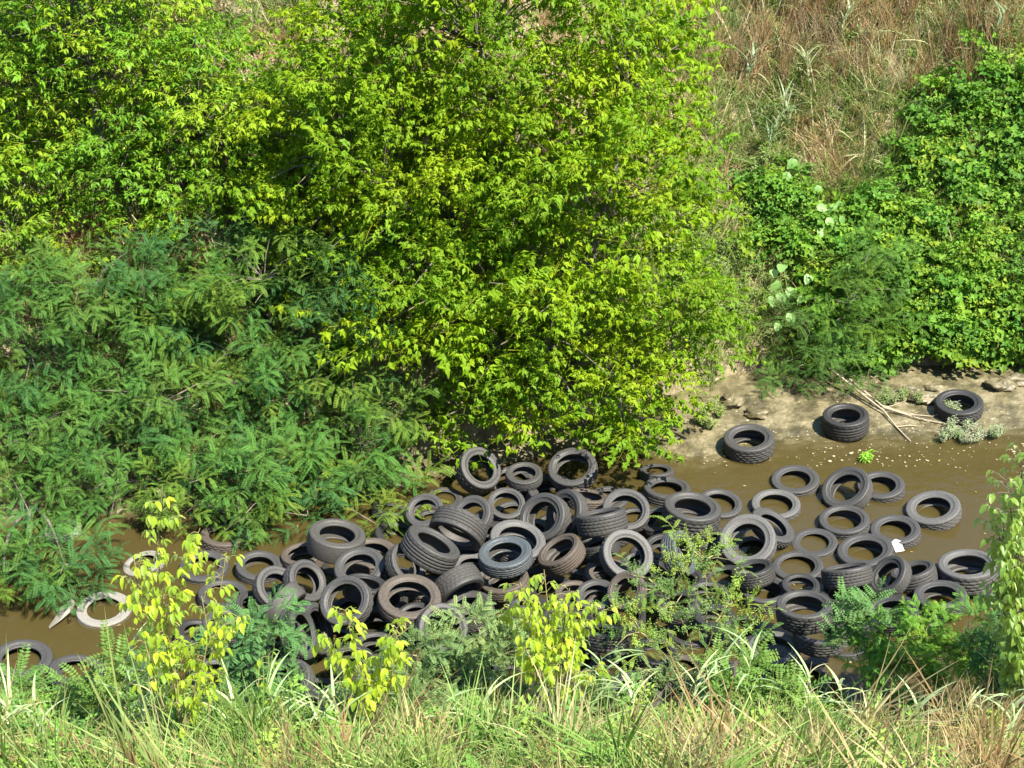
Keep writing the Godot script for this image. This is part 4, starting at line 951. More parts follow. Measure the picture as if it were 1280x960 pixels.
func far_bank_plants(herb_leaf: Material, grass_leaf: Material, feather_leaf: Material, bark: Material, dead_wood: Material) -> void:
	# dry and green grass all over the slope
	var straw := [tuft(13, 0.5, 0.018, 1.0, 0.12), tuft(14, 0.42, 0.016, 1.7, 0.14), tuft(10, 0.68, 0.018, 0.8, 0.1)]
	var lists := [[], [], []]; var cl := [PackedColorArray(), PackedColorArray(), PackedColorArray()]
	var gl := [[], [], []]; var gc := [PackedColorArray(), PackedColorArray(), PackedColorArray()]
	var patches := clumps(straw, 3, 9, 0.32, 0.0, 0.95, 0.2, 0.75)
	for k in 2300:
		var x := rng.randf_range(-9.5, 10.0)
		var s := 0.3 + 7.0 * pow(rng.randf(), 1.15)
		if x < 1.5 and rng.randf() < 0.5: continue
		var d := toe(x) + s
		var p := Vector3(x, ground(x, d), -d)
		var wet := rough_noise.get_noise_2d(x * 2.2 + 40.0, d * 2.2)
		var green := wet + (0.4 if s < 2.0 else 0.0) + rng.randf_range(-0.3, 0.3) > -0.03
		var j := rng.randi() % 3
		var bs := Basis(Vector3.UP, rng.randf_range(-0.4, 0.4)).scaled(Vector3.ONE * rng.randf_range(0.7, 1.2))
		if green:
			gl[j].append(Transform3D(bs, p)); gc[j].append([Color(0.15, 0.24, 0.04), Color(0.22, 0.29, 0.09), Color(0.13, 0.21, 0.06), Color(0.32, 0.34, 0.14)][rng.randi() % 4])
		else:
			lists[j].append(Transform3D(bs, p)); cl[j].append([Color(0.5, 0.4, 0.24), Color(0.42, 0.29, 0.165), Color(0.6, 0.51, 0.34), Color(0.33, 0.19, 0.1)][rng.randi() % 4])
	for k in 70:
		var x := rng.randf_range(2.4, 9.0)
		var d := toe(x) + rng.randf_range(0.08, 0.5)
		if rough_noise.get_noise_2d(x * 4.0, 3.0) < -0.1: continue
		gl[k % 3].append(Transform3D(Basis(Vector3.UP, rng.randf_range(-0.5, 0.5)).rotated(Vector3.RIGHT, 0.3).scaled(Vector3.ONE * rng.randf_range(0.4, 0.75)), Vector3(x, ground(x, d), -d)))
		gc[k % 3].append([Color(0.15, 0.24, 0.05), Color(0.22, 0.27, 0.1), Color(0.12, 0.2, 0.04)][k % 3])
	straw = patches
	var dry := Node3D.new(); dry.name = "dry_grass"; add_child(dry)
	tag(dry, "dry straw coloured grass covering the upper far bank", "grass", "", "stuff")
	var fresh := Node3D.new(); fresh.name = "green_grass"; add_child(fresh)
	tag(fresh, "green grass growing through the straw on the far bank", "grass", "", "stuff")
	for j in 3:
		many("straw_tufts", straw[j], grass_leaf, lists[j], cl[j], dry)
		many("grass_tufts", straw[j], grass_leaf, gl[j], gc[j], fresh)
	# dead brown stalks standing at the top
	var stalk := MB.new()
	for k in 9:
		var q := Vector3(rng.randf_range(-0.15, 0.15), 0, rng.randf_range(-0.15, 0.15))
		stalk.tube([q, q + Vector3(rng.randf_range(-0.1, 0.1), 0.6, rng.randf_range(-0.1, 0.1)), q + Vector3(rng.randf_range(-0.35, 0.35), 1.2, rng.randf_range(-0.3, 0.3))], [0.007, 0.006, 0.003], 3, tint(0.3))
	var sx := []; var sc := PackedColorArray()
	for k in 300:
		var px := rng.randf_range(850, 1270); var py := rng.randf_range(-60, 130)
		if k < 60: px = rng.randf_range(290, 560); py = rng.randf_range(-60, 30)
		var p := on_ground(px, py)
		sx.append(Transform3D(Basis(Vector3.UP, rng.randf() * TAU).rotated(Vector3.BACK, rng.randf_range(-0.35, 0.35)).scaled(Vector3.ONE * rng.randf_range(0.5, 1.0)), p))
		sc.append([Color(0.24, 0.144, 0.064), Color(0.32, 0.216, 0.112), Color(0.4, 0.32, 0.192)][rng.randi() % 3])
	var dead := many("dry_stalks", stalk.commit(), grass_leaf, sx, sc, self)
	tag(dead, "thicket of dead brown stalks standing at the top of the far bank", "dry stalks", "", "stuff")
	var cane := [tuft(9, 0.95, 0.03, 1.7, 0.1, 5), tuft(8, 0.8, 0.028, 2.2, 0.1, 5), tuft(7, 1.05, 0.026, 1.3, 0.1, 5)]
	var cx := [[], [], []]; var cc3 := [PackedColorArray(), PackedColorArray(), PackedColorArray()]
	for k in 210:
		var px := rng.randf_range(860, 1290); var py := rng.randf_range(-40, 215)
		if k < 40: px = rng.randf_range(300, 600); py = rng.randf_range(-40, 50)
		if rough_noise.get_noise_2d(px * 0.03 + 7.0, py * 0.03) < -0.05: continue
		cx[k % 3].append(Transform3D(Basis(Vector3.UP, rng.randf() * TAU).rotated(Vector3.RIGHT, 0.35).scaled(Vector3.ONE * rng.randf_range(0.5, 1.0)), on_ground(px, py)))
		cc3[k % 3].append([Color(0.2, 0.29, 0.13), Color(0.3, 0.37, 0.17), Color(0.16, 0.26, 0.09), Color(0.46, 0.44, 0.26)][rng.randi() % 4])
	var cr := Node3D.new(); cr.name = "young_canes"; add_child(cr)
	tag(cr, "loose patches of young cane with drooping grey green blades on the upper far bank", "cane", "", "stuff")
	for j in 3: many("cane_blades", cane[j], grass_leaf, cx[j], cc3[j], cr)
	# the vine over the right of the bank
	var vine := [twig_vine(16, 0.085, 0.17), twig_vine(16, 0.075, 0.17), twig_vine(14, 0.1, 0.18)]
	vine = clumps(vine, 3, 6, 0.3, 0.16)
	var vx := [[], [], []]; var vc := [PackedColorArray(), PackedColorArray(), PackedColorArray()]
	var tries := 0
	var made := 0
	while made < 1400 and tries < 20000:
		tries += 1
		var px := rng.randf_range(925, 1420); var py := rng.randf_range(60, 475)
		var edge := 0.0
		var top := 70.0 + 180.0 * smoothstep(1270.0, 1040.0, px) + 45.0 * sin(px * 0.031) * 0.5
		if py < top + rng.randf_range(-25, 25) and not (rng.randf() < 0.25 and px > 1120.0 and rough_noise.get_noise_2d(px * 0.05, py * 0.05) > 0.1): continue
		if px < 1010 and py > 330: continue
		if px < 1150 and py > 330 and rng.randf() < 0.5: continue
		var p := on_ground(px, py)
		var lump := 0.32 + 0.5 * rough_noise.get_noise_2d(p.x * 4.0 + 9.0, p.z * 4.0) + 0.35 * rough_noise.get_noise_2d(p.x * 1.5, p.z * 1.5 + 30.0)
		if toe(p.x) + p.z > 0.02 and rng.randf() < 0.93: continue
		var up := Vector3(0, 0.8, 0.6)
		var q := p + up * maxf(0.02, lump) * pow(rng.randf(), 0.45)
		if q.y < 0.35: continue
		var j := rng.randi() % 3
		vx[j].append(Transform3D(Basis(Vector3.UP, rng.randf_range(-0.9, 0.9)).rotated(Vector3.RIGHT, rng.randf_range(-0.3, 0.3)).scaled(Vector3.ONE * rng.randf_range(0.7, 1.15)), q))
		var cc: Color = [Color(0.11, 0.25, 0.024), Color(0.14, 0.285, 0.026), Color(0.085, 0.21, 0.024), Color(0.19, 0.3, 0.026)][int(clampf(2.0 + 3.2 * rough_noise.get_noise_2d(p.x * 5.0, p.z * 5.0 + 70.0), 0, 3))]
		vc[j].append(cc * (1.0 + rng.randf_range(-0.15, 0.15)))
		made += 1
	var vr := Node3D.new(); vr.name = "vine_thicket"; add_child(vr)
	tag(vr, "dense green vine smothering the far bank above the mud", "vine", "", "stuff")
	for j in 3:
		many("vine_leaves", vine[j], herb_leaf, vx[j], vc[j], vr)
	# fine leaved shrubs at the foot of the right bank
	var fine := [twig_feather(8, 0.2, 11, 0.011, 0.03), twig_feather(7, 0.22, 12, 0.011, 0.032)]
	fine = clumps(fine, 4, 12, 0.26, 0.2)
	var g := at_d(1060, 480, 21.6); g.y = ground(g.x, 21.6)
	var lob := func(px: float, py: float, d: float, rx: float, ry: float, rz: float) -> Array: return [at_d(px, py, d), Vector3(rx, ry, rz)]
	woody("fine_leaved_shrub", "fresh green fine leaved shrub above the dead branches on the mud", "shrub", g, [lob.call(1060, 400, 21.6, 0.85, 0.8, 0.6), lob.call(1040, 460, 21.0, 0.9, 0.35, 0.45), lob.call(1000, 480, 20.9, 0.45, 0.2, 0.3), lob.call(1090, 340, 21.9, 0.5, 0.5, 0.4)],
		0.36, fine, feather_leaf, [Color(0.085, 0.18, 0.025), Color(0.12, 0.22, 0.025), Color(0.07, 0.15, 0.03)], bark, [at_d(1060, 380, 21.6), at_d(1020, 450, 21.2), at_d(1100, 440, 21.4)], 0.025)
	var herb := [bush_of_leaves(9, 0.35, 0.06, 0.02, 9), bush_of_leaves(8, 0.3, 0.07, 0.016, 8)]
	var hx := [[], []]; var hc := [PackedColorArray(), PackedColorArray()]
	for k in 620:
		var px := rng.randf_range(860, 1010); var py := rng.randf_range(200, 470)
		if k % 3 == 0: px = rng.randf_range(860, 1280); py = rng.randf_range(0, 260)
		var p := on_ground(px, py)
		if toe(p.x) + p.z > -0.25: continue
		var j := k % 2
		hx[j].append(Transform3D(Basis(Vector3.UP, rng.randf() * TAU).rotated(Vector3.RIGHT, 0.4).scaled(Vector3.ONE * rng.randf_range(0.6, 1.4)), p))
		hc[j].append([Color(0.16, 0.24, 0.06), Color(0.2, 0.26, 0.09), Color(0.12, 0.21, 0.03)][rng.randi() % 3])
	var hr := Node3D.new(); hr.name = "bank_weeds"; add_child(hr)
	tag(hr, "mixed green weeds scattered over the far bank beside the bright tree", "weeds", "", "stuff")
	for j in 2: many("weed_stems", herb[j], herb_leaf, hx[j], hc[j], hr)
	# burdocks with large pale leaves
	var big := [sapling_leaf(1), sapling_leaf(0), sapling_leaf(1)]
	var bm := []
	for c in [Color(0.13, 0.26, 0.06), Color(0.16, 0.3, 0.08), Color(0.11, 0.23, 0.05)]:
		var m := plain("burdock leaf", c, 0.55); m.backlight_enabled = true; m.backlight = Color(0.7, 0.75, 0.5); bm.append(m)
	for spec in [["burdock with large pale green leaves high on the bank above the fine leaved shrub", [[985, 215], [998, 232], [1022, 246], [1036, 258], [1008, 268], [1024, 275], [990, 250], [1040, 280], [1012, 288], [975, 228], [1033, 268]]], ["burdock with large pale leaves over the dark hollow beside the bright tree", [[955, 345], [972, 355], [985, 362], [950, 372], [966, 380], [992, 378], [975, 398], [962, 405], [990, 400], [970, 340], [1000, 350]]]]:
		var base := on_ground(spec[1][8][0], spec[1][8][1] + 14)
		var root := thing("burdock", spec[0], "plant", base, "burdocks on the far bank")
		for q in spec[1]:
			var p := on_ground(q[0], q[1]) + Vector3(0, 0.3, 0.5) + rv(0.07)
			var st := MB.new()
			st.tube([Vector3.ZERO, (p - base) * 0.5 + Vector3(0, 0.08, 0), p - base], [0.008, 0.006, 0.004], 4)
			st.smooth()
			part("leaf_stalk", st.commit(), bm[0], root)
			var lf := part("leaf", big[rng.randi() % 3], bm[rng.randi() % 3], root)
			var dir := Vector3(rng.randf_range(-0.8, 0.8), rng.randf_range(-0.7, 0.0), rng.randf_range(0.1, 0.8)).normalized()
			var x := (Vector3(0, 0.8, 0.6) + rv(0.3)).cross(dir).normalized()
			var sz := rng.randf_range(0.15, 0.23)
			lf.transform = Transform3D(Basis(x * sz * 1.45, dir.cross(x) * sz, dir * sz), p - base)
	# arching reeds at the top of the bank
	var rm := []
	for c in [Color(0.11, 0.18, 0.08), Color(0.15, 0.22, 0.09), Color(0.22, 0.25, 0.11)]:
		var m := plain("reed blade", c, 0.5); m.backlight_enabled = true; m.backlight = Color(0.6, 0.65, 0.5); rm.append(m)
	for spec in [[1010, 120, 2, "tall pale reed with drooping blades standing in dead stalks on the bank"], [985, 170, 1, "grey green reed drooping over straw below the tall pale reed"], [1050, 60, 2, "pale reed at the crest of the bank among brown stalks"], [960, 200, 0, "low grey green reed beside the bright tree's edge"],
			[385, 40, 0, "blue green reed behind the bright tree's crown, nearer the dark tree"], [515, 45, 1, "green reed with wide blades behind the bright tree's crown"], [1240, 60, 0, "grey green reed at the crest above the vine"], [930, 120, 0, "slender grey green reed between straw and bright tree"]]:
		var p := on_ground(spec[0], spec[1])
		reed(p, rng.randf_range(0.7, 1.0), Vector3(rng.randf_range(-0.2, 0.2), 0, 0.25), 16, 0.6, 0.03, rm[spec[2]], rm[2], spec[3], "reeds on the far bank")

func mud_things(dead_wood: Material, herb_leaf: Material, mud: Material) -> void:
	# dead branches lying from the shrub onto the mud
	var lying := func(label: String, pix: Array, r0: float) -> void:
		var pts := []
		for q in pix:
			var p := on_ground(q[0], q[1])
			pts.append(p + Vector3(0, q[2], 0))
		var base: Vector3 = pts[pts.size() - 1]
		var root := thing("dead_branch", label, "branch", base, "dead branches on the mud")
		var b := MB.new()
		var rad := []
		for k in pts.size(): rad.append(lerpf(r0, r0 * 0.4, float(k) / pts.size()))
		b.tube(pts.map(func(p): return p - base), rad, 6)
		b.smooth()
		part("stem", b.commit(), dead_wood, root)
		for k in 3:
			var t := MB.new()
			var a: Vector3 = pts[1 + k % (pts.size() - 1)] - base
			var e := a + Vector3(rng.randf_range(0.05, 0.4), rng.randf_range(-0.01, 0.1), rng.randf_range(-0.15, 0.25))
			t.tube([a, a.lerp(e, 0.5) + rv(0.03), e], [r0 * 0.5, r0 * 0.4, r0 * 0.2], 4)
			t.smooth()
			part("twig", t.commit(), dead_wood, root)
	lying.call("long bleached dead branch forking down onto the mud behind the deep black tyre", [[1035, 478, 0.25], [1075, 500, 0.12], [1105, 518, 0.05], [1120, 535, 0.02], [1138, 553, 0.015]], 0.02)
	lying.call("straight bleached branch pointing from the shrub to the silvery weed", [[1060, 488, 0.2], [1105, 514, 0.06], [1150, 526, 0.03], [1180, 531, 0.02]], 0.016)
	lying.call("thin dead branch lying level on the mud between shrub and silvery weed", [[1100, 512, 0.08], [1135, 520, 0.03], [1165, 522, 0.02]], 0.012)
	# weeds on the mud
	var grey := [bush_of_leaves(10, 0.3, 0.05, 0.02, 10), bush_of_leaves(10, 0.24, 0.045, 0.02, 9)]
	var weed := func(label: String, spots: Array, col: Array, size: float, meshes: Array) -> void:
		var base := on_ground(spots[0][0], spots[0][1])
		var root := thing("weed", label, "weed", base, "weeds on the mud")
		for j in 2:
			var xf := []; var cl := PackedColorArray()
			for q in spots:
				for k in 2:
					var p := on_ground(q[0] + rng.randf_range(-5, 5), q[1] + rng.randf_range(-3, 3))
					xf.append(Transform3D(Basis(Vector3.UP, rng.randf() * TAU).scaled(Vector3.ONE * size * rng.randf_range(0.6, 1.2)), p - base))
					cl.append(col[rng.randi() % col.size()])
			many("leaves", meshes[j], herb_leaf, xf, cl, root).set_meta("kind", "stuff")
	var silver := [Color(0.3, 0.34, 0.22), Color(0.38, 0.41, 0.29), Color(0.2, 0.28, 0.12)]
	weed.call("silvery weed sprawling over the mud beside the far black tyre", [[1190, 550], [1200, 545], [1212, 540], [1225, 545], [1238, 548], [1180, 552], [1205, 553], [1190, 540], [1248, 545], [1218, 552]], silver, 0.75, grey)
	weed.call("silvery sprig standing in front of the far black tyre's opening", [[1187, 518], [1192, 522]], silver, 0.95, grey)
	weed.call("grey green weed at the foot of the bank between shrub and black tyre", [[1115, 505], [1125, 500], [1108, 498], [1135, 498], [1142, 505], [1100, 505]], [Color(0.26, 0.31, 0.14), Color(0.2, 0.27, 0.1)], 0.8, grey)
	weed.call("pale weed at the mud's edge below the bright tree's last twigs", [[880, 520], [890, 512], [872, 530], [900, 520], [885, 535]], [Color(0.28, 0.34, 0.13), Color(0.22, 0.3, 0.08)], 0.8, grey)
	var lance := [bush_of_leaves(12, 0.16, 0.13, 0.03, 4), bush_of_leaves(12, 0.13, 0.12, 0.028, 4)]
	weed.call("small bright green plant growing alone out of the wet mud", [[1083, 574]], [Color(0.2, 0.4, 0.04), Color(0.25, 0.44, 0.06)], 1.0, lance)
	# clods broken from the little cliff
	for k in 7:
		var px: float = [1140, 1155, 1172, 1250, 1268, 915, 945][k]; var py: float = [492, 500, 492, 484, 478, 505, 520][k]
		var p := on_ground(px, py)
		var b := MB.new()
		var s := SphereMesh.new(); s.radial_segments = 20; s.rings = 12; s.radius = 0.5; s.height = 1.0
		var a := s.get_mesh_arrays()
		for v in a[Mesh.ARRAY_VERTEX]:
			b.vert(v * (1.0 + 0.7 * rough_noise.get_noise_3d(v.x * 5.0 + k * 9.0, v.y * 5.0, v.z * 5.0) + 0.35 * rough_noise.get_noise_3d(v.x * 17.0 + k * 9.0, v.y * 17.0, v.z * 17.0)))
		b.i = a[Mesh.ARRAY_INDEX]
		b.smooth()
		var o := part("mud_clod", b.commit(), mud, self)
		o.position = p + Vector3(0, 0.04, 0)
		o.scale = Vector3(rng.randf_range(0.25, 0.5), rng.randf_range(0.15, 0.22), rng.randf_range(0.2, 0.35))
		tag(o, "lump of brown earth fallen from the foot of the far bank", "clod", "earth lumps at the foot of the far bank")
	# pebbles in the shallow
	var ps := SphereMesh.new(); ps.radius = 0.5; ps.height = 0.7; ps.radial_segments = 7; ps.rings = 4
	var pm := stuff_mat("pebbles", noise_tex(0.02, [[0.0, Color(0.16, 0.13, 0.07)], [1.0, Color(0.4, 0.36, 0.25)]], 61, 256, 3), 2.0, 0.7)
	var px_ := []; var pc := PackedColorArray()
	for k in 420:
		var p := on_ground(rng.randf_range(880, 1300), rng.randf_range(500, 585))
		px_.append(Transform3D(Basis(Vector3.UP, rng.randf() * TAU).scaled(Vector3(1, 0.6, 0.8) * rng.randf_range(0.008, 0.035) * (1.0 if rng.randf() < 0.94 else 2.0)), p))
		pc.append(Color.WHITE)
	tag(many("pebbles", ps, pm, px_, pc, self), "small pebbles and clods strewn over the wet mud", "pebbles", "", "stuff")
	# leaves and scum afloat
	var bit := MB.new()
	bit.leaf(Vector3.ZERO, Vector3.BACK, Vector3.UP, 1.0, 0.5, 0.05, Color.WHITE, 0.05)
	var bx := []; var bc := PackedColorArray()
	for k in 420:
		var a := aim(rng.randf_range(0, 1280), rng.randf_range(560, 840))
		var p := EYE + a * ((EYE.y - 0.006) / -a.y)
		if rough_noise.get_noise_2d(p.x * 3.0, p.z * 3.0) < -0.1: continue
		bx.append(Transform3D(Basis(Vector3.UP, rng.randf() * TAU).rotated(Vector3.RIGHT, rng.randf_range(-0.1, 0.1)).scaled(Vector3.ONE * rng.randf_range(0.02, 0.07)), p))
		bc.append([Color(0.3, 0.26, 0.08), Color(0.22, 0.17, 0.07), Color(0.2, 0.24, 0.05), Color(0.36, 0.33, 0.2)][rng.randi() % 4])
	tag(many("floating_leaves", bit.commit(), herb_leaf, bx, bc, self), "fallen leaves floating on the brown water", "leaves", "", "stuff")
	# the white carton
	var card := thing("carton", "white carton floating against a tyre in open water", "carton", Vector3.ZERO)
	var cp := at_d(1122, 686, 1.0)
	var a2 := aim(1122, 684)
	cp = EYE + a2 * ((EYE.y - 0.03) / -a2.y)
	card.position = cp
	card.rotation = Vector3(0.5, 0.25, 0.05)
	var white := plain("white card", Color(0.624, 0.624, 0.608), 0.5)
	var cb := BoxMesh.new(); cb.size = Vector3(0.12, 0.045, 0.15)
	part("body", cb, white, card)
	var cf := PrismMesh.new(); cf.size = Vector3(0.12, 0.035, 0.04)
	var flap := part("folded_top", cf, white, card)
	flap.rotation.x = -PI / 2
	flap.position = Vector3(0, 0, -0.094)
	# a torn pale sheet caught in the drooping shrub
	var sb := MB.new()
	var path := [on_ground(62, 786), on_ground(74, 778) + Vector3(0, 0.05, 0), on_ground(84, 770) + Vector3(0, 0.1, 0), on_ground(90, 766) + Vector3(0, 0.15, 0), on_ground(92, 760) + Vector3(0, 0.18, 0)]
	for side in [0.0, 0.006]:
		for k in 5:
			for e in 5:
				var w: float = [0.02, 0.04, 0.06, 0.05, 0.03][k] * (e - 2) / 2.0
				sb.vert(path[k] - path[0] + Vector3(w, 0.03 * sin(e * 2.1 + k), -side + 0.02 * cos(e * 1.7)))
	for s in 2:
		for k in 4:
			for e in 4:
				var q := s * 25 + k * 5 + e
				if s == 0:
					sb.face(q, q + 5, q + 1); sb.face(q + 1, q + 5, q + 6)
				else:
					sb.face(q, q + 1, q + 5); sb.face(q + 1, q + 6, q + 5)
	sb.smooth()
	var rag := part("torn_sheet", sb.commit(), plain("pale plastic", Color(0.14, 0.13, 0.112), 0.6), self)
	rag.position = path[0]
	tag(rag, "torn pale sheet hanging from the drooping shrub into water beside the whitish tyre", "plastic sheet")

func near_plants(bright_leaf: Material, herb_leaf: Material, grass_leaf: Material, feather_leaf: Material, green_bark: Material, dead_wood: Material, bark: Material) -> void:
	# grass of the near bank
	var t3 := clumps([tuft(12, 0.5, 0.013, 0.5, 0.1, 4), tuft(12, 0.42, 0.010, 1.2, 0.12, 4), tuft(8, 0.7, 0.018, 0.35, 0.08, 4), tuft(16, 0.3, 0.008, 0.9, 0.14), tuft(9, 0.24, 0.007, 2.2, 0.2)], 5, 7, 0.26, 0.0, 1.0, 0.22, 0.0)
	var gx := [[], [], [], [], []]; var gc := [PackedColorArray(), PackedColorArray(), PackedColorArray(), PackedColorArray(), PackedColorArray()]
	var dx := [[], [], [], [], []]; var dc := [PackedColorArray(), PackedColorArray(), PackedColorArray(), PackedColorArray(), PackedColorArray()]
	for k in 1500:
		var x := rng.randf_range(-6.5, 6.5)
		var d := rng.randf_range(8.6, 12.1)
		var p := Vector3(x, ground(x, d), -d)
		if rough_noise.get_noise_2d(x * 5.0 + 90.0, d * 5.0) + rng.randf_range(-0.12, 0.12) + 0.012 * x < -0.02: continue
		var size := rng.randf_range(0.5, 1.3) * lerpf(1.0, 0.5, smoothstep(10.8, 12.1, d))
		size *= 1.0 + 0.9 * rough_noise.get_noise_2d(x * 3.0 + 5.0, d * 3.0)
		var bs := Basis(Vector3.RIGHT, 0.5) * Basis(Vector3.UP, rng.randf() * TAU).scaled(Vector3.ONE * size)
		var j := rng.randi() % 5
		var dry := rough_noise.get_noise_2d(x * 2.5 + 11.0, d * 2.5) + 0.05 * x + rng.randf_range(-0.35, 0.35) > -0.02
		if dry:
			dx[j].append(Transform3D(bs, p)); dc[j].append([Color(0.422, 0.366, 0.204), Color(0.352, 0.296, 0.141), Color(0.282, 0.197, 0.0986), Color(0.394, 0.387, 0.169)][rng.randi() % 4])
		else:
			gx[j].append(Transform3D(bs, p)); gc[j].append([Color(0.197, 0.324, 0.0774), Color(0.253, 0.366, 0.12), Color(0.141, 0.253, 0.0563), Color(0.324, 0.394, 0.141)][rng.randi() % 4])
	var ng := Node3D.new(); ng.name = "near_grass"; add_child(ng)
	tag(ng, "tall pale green grass covering the near bank", "grass", "", "stuff")
	var nd := Node3D.new(); nd.name = "near_straw"; add_child(nd)
	tag(nd, "dry straw among the tall grass of the near bank", "grass", "", "stuff")
	for j in 5:
		many("grass_tufts", t3[j], grass_leaf, gx[j], gc[j], ng)
		many("straw_tufts", t3[j], grass_leaf, dx[j], dc[j], nd)
	var herb := clumps([bush_of_leaves(7, 0.32, 0.06, 0.024, 9), bush_of_leaves(6, 0.26, 0.05, 0.03, 8)], 3, 3, 0.2, 0.0, 1.0, 0.2, 0.0)
	var hx := [[], [], []]; var hc := [PackedColorArray(), PackedColorArray(), PackedColorArray()]
	for k in 900:
		var x := rng.randf_range(-6.0, 6.0)
		var d := rng.randf_range(9.6, 13.0)
		if rough_noise.get_noise_2d(x * 3.0 + 50.0, d * 3.0) + rng.randf_range(-0.2, 0.2) - 0.04 * x < -0.08: continue
		var j := rng.randi() % 3
		hx[j].append(Transform3D(Basis(Vector3.RIGHT, 0.5) * Basis(Vector3.UP, rng.randf() * TAU).scaled(Vector3.ONE * rng.randf_range(0.8, 1.4)), Vector3(x, ground(x, d), -d)))
		hc[j].append([Color(0.13, 0.27, 0.04), Color(0.17, 0.31, 0.05), Color(0.1, 0.22, 0.045), Color(0.22, 0.33, 0.05)][rng.randi() % 4])
	var nh := Node3D.new(); nh.name = "near_weeds"; add_child(nh)
	tag(nh, "leafy green weeds growing among the grass of the near bank", "weeds", "", "stuff")
	for j in 3: many("weed_stems", herb[j], herb_leaf, hx[j], hc[j], nh)
	# bushes
	var fern := [twig_feather(7, 0.26, 8, 0.026, 0.05), twig_feather(6, 0.24, 7, 0.028, 0.05)]
	var fine := [twig_feather(8, 0.16, 10, 0.013, 0.026, 0.2), twig_feather(8, 0.14, 9, 0.014, 0.025, 0.2)]
	var lacy := [twig_feather(6, 0.15, 9, 0.009, 0.022, 0.3), bush_of_leaves(6, 0.25, 0.035, 0.014, 10)]
	var lob := func(px: float, py: float, d: float, rx: float, ry: float, rz: float) -> Array: return [at_d(px, py, d), Vector3(rx, ry, rz)]
	fern = clumps(fern, 3, 6, 0.17, 0.12, 0.85)
	fine = clumps(fine, 3, 9, 0.18, 0.13, 0.85)
	lacy = clumps(lacy, 3, 6, 0.2, 0.15, 0.9)
	var bush := func(label: String, d: float, lobes: Array, meshes: Array, mat: Material, cols: Array, wood: Material, size: float) -> void:
		var b: Vector3 = lobes[0][0]
		b = Vector3(b.x, ground(b.x, d), -d)
		woody("bush", label, "bush", b, lobes, 0.24 * size, meshes, mat, cols, wood, lobes.map(func(l): return l[0]), 0.012, "bushes on the near bank", 0.2)
	var fg := [Color(0.12, 0.224, 0.044), Color(0.16, 0.264, 0.052), Color(0.096, 0.192, 0.04)]
	bush.call("fern leaved green bush in front of the floating grey tyres", 12.4, [lob.call(60, 915, 12.0, 0.6, 0.3, 0.4), lob.call(145, 880, 12.3, 0.4, 0.35, 0.35), lob.call(0, 910, 12.0, 0.4, 0.25, 0.3)], fern, herb_leaf, fg, green_bark, 1.0)
	bush.call("small fern leaved sprig standing up at the water's edge", 12.9, [lob.call(155, 828, 12.9, 0.18, 0.14, 0.15)], fern, herb_leaf, fg, green_bark, 0.8)
	bush.call("blue green feathery bush between the tall sapling and the leaning tyres", 12.8, [lob.call(312, 800, 12.8, 0.3, 0.28, 0.25), lob.call(320, 850, 12.6, 0.3, 0.25, 0.25)], fine, feather_leaf, [Color(0.07, 0.17, 0.06), Color(0.09, 0.2, 0.06)], green_bark, 0.9)
	var gg := [Color(0.16, 0.248, 0.08), Color(0.208, 0.296, 0.104), Color(0.128, 0.208, 0.072)]
	bush.call("grey green fine leaved bush below the upright tyre with tyres inside", 12.6, [lob.call(545, 840, 12.6, 0.5, 0.3, 0.35), lob.call(500, 870, 12.3, 0.4, 0.3, 0.35)], fine, herb_leaf, gg, dead_wood, 1.0)
	bush.call("grey green bush with bare dry stems beside the yellow green sapling", 12.7, [lob.call(625, 820, 12.7, 0.42, 0.35, 0.3), lob.call(600, 790, 12.8, 0.25, 0.2, 0.2)], fine, herb_leaf, gg, dead_wood, 1.0)
	bush.call("airy pale green shrub growing in front of the blue grey tyre", 13.2, [lob.call(880, 700, 13.5, 0.32, 0.25, 0.25), lob.call(830, 740, 13.3, 0.4, 0.28, 0.25), lob.call(900, 770, 13.1, 0.4, 0.3, 0.25), lob.call(800, 790, 12.9, 0.32, 0.25, 0.25)], lacy, herb_leaf, [Color(0.17, 0.28, 0.08), Color(0.13, 0.23, 0.06), Color(0.24, 0.34, 0.06)], green_bark, 1.0)
	bush.call("low green bush under the airy shrub", 12.7, [lob.call(830, 850, 12.6, 0.4, 0.2, 0.3)], lacy, herb_leaf, gg, green_bark, 1.0)
	bush.call("feathery green sprigs reaching up beside the block treaded tyre", 13.0, [lob.call(1095, 765, 13.2, 0.2, 0.2, 0.15), lob.call(1065, 800, 13.0, 0.15, 0.12, 0.15)], fern, feather_leaf, [Color(0.09, 0.19, 0.055), Color(0.11, 0.22, 0.06)], green_bark, 0.8)
	bush.call("rounded fresh green bush below the pale topped tyre", 12.7, [lob.call(1165, 800, 12.8, 0.55, 0.25, 0.35), lob.call(1125, 830, 12.7, 0.4, 0.25, 0.3), lob.call(1215, 825, 12.6, 0.35, 0.28, 0.3)], fine, herb_leaf, [Color(0.12, 0.264, 0.028), Color(0.16, 0.296, 0.032), Color(0.096, 0.224, 0.028)], green_bark, 1.0)
	bush.call("leafy green bush in the grass between the tall sapling and the short one", 11.6, [lob.call(270, 905, 11.7, 0.35, 0.18, 0.25), lob.call(330, 915, 11.6, 0.3, 0.15, 0.25)], fern, herb_leaf, fg, green_bark, 0.9)
	bush.call("broad green bush in the grass below the drooping sapling", 11.8, [lob.call(480, 905, 11.8, 0.4, 0.16, 0.25), lob.call(560, 910, 11.7, 0.4, 0.15, 0.25)], fine, herb_leaf, gg, green_bark, 0.9)
	bush.call("leafy green bush rising from the grass before the pale sunken ring", 12.1, [lob.call(930, 868, 12.2, 0.35, 0.2, 0.25), lob.call(985, 890, 12.0, 0.3, 0.15, 0.25)], fern, herb_leaf, fg, green_bark, 0.9)
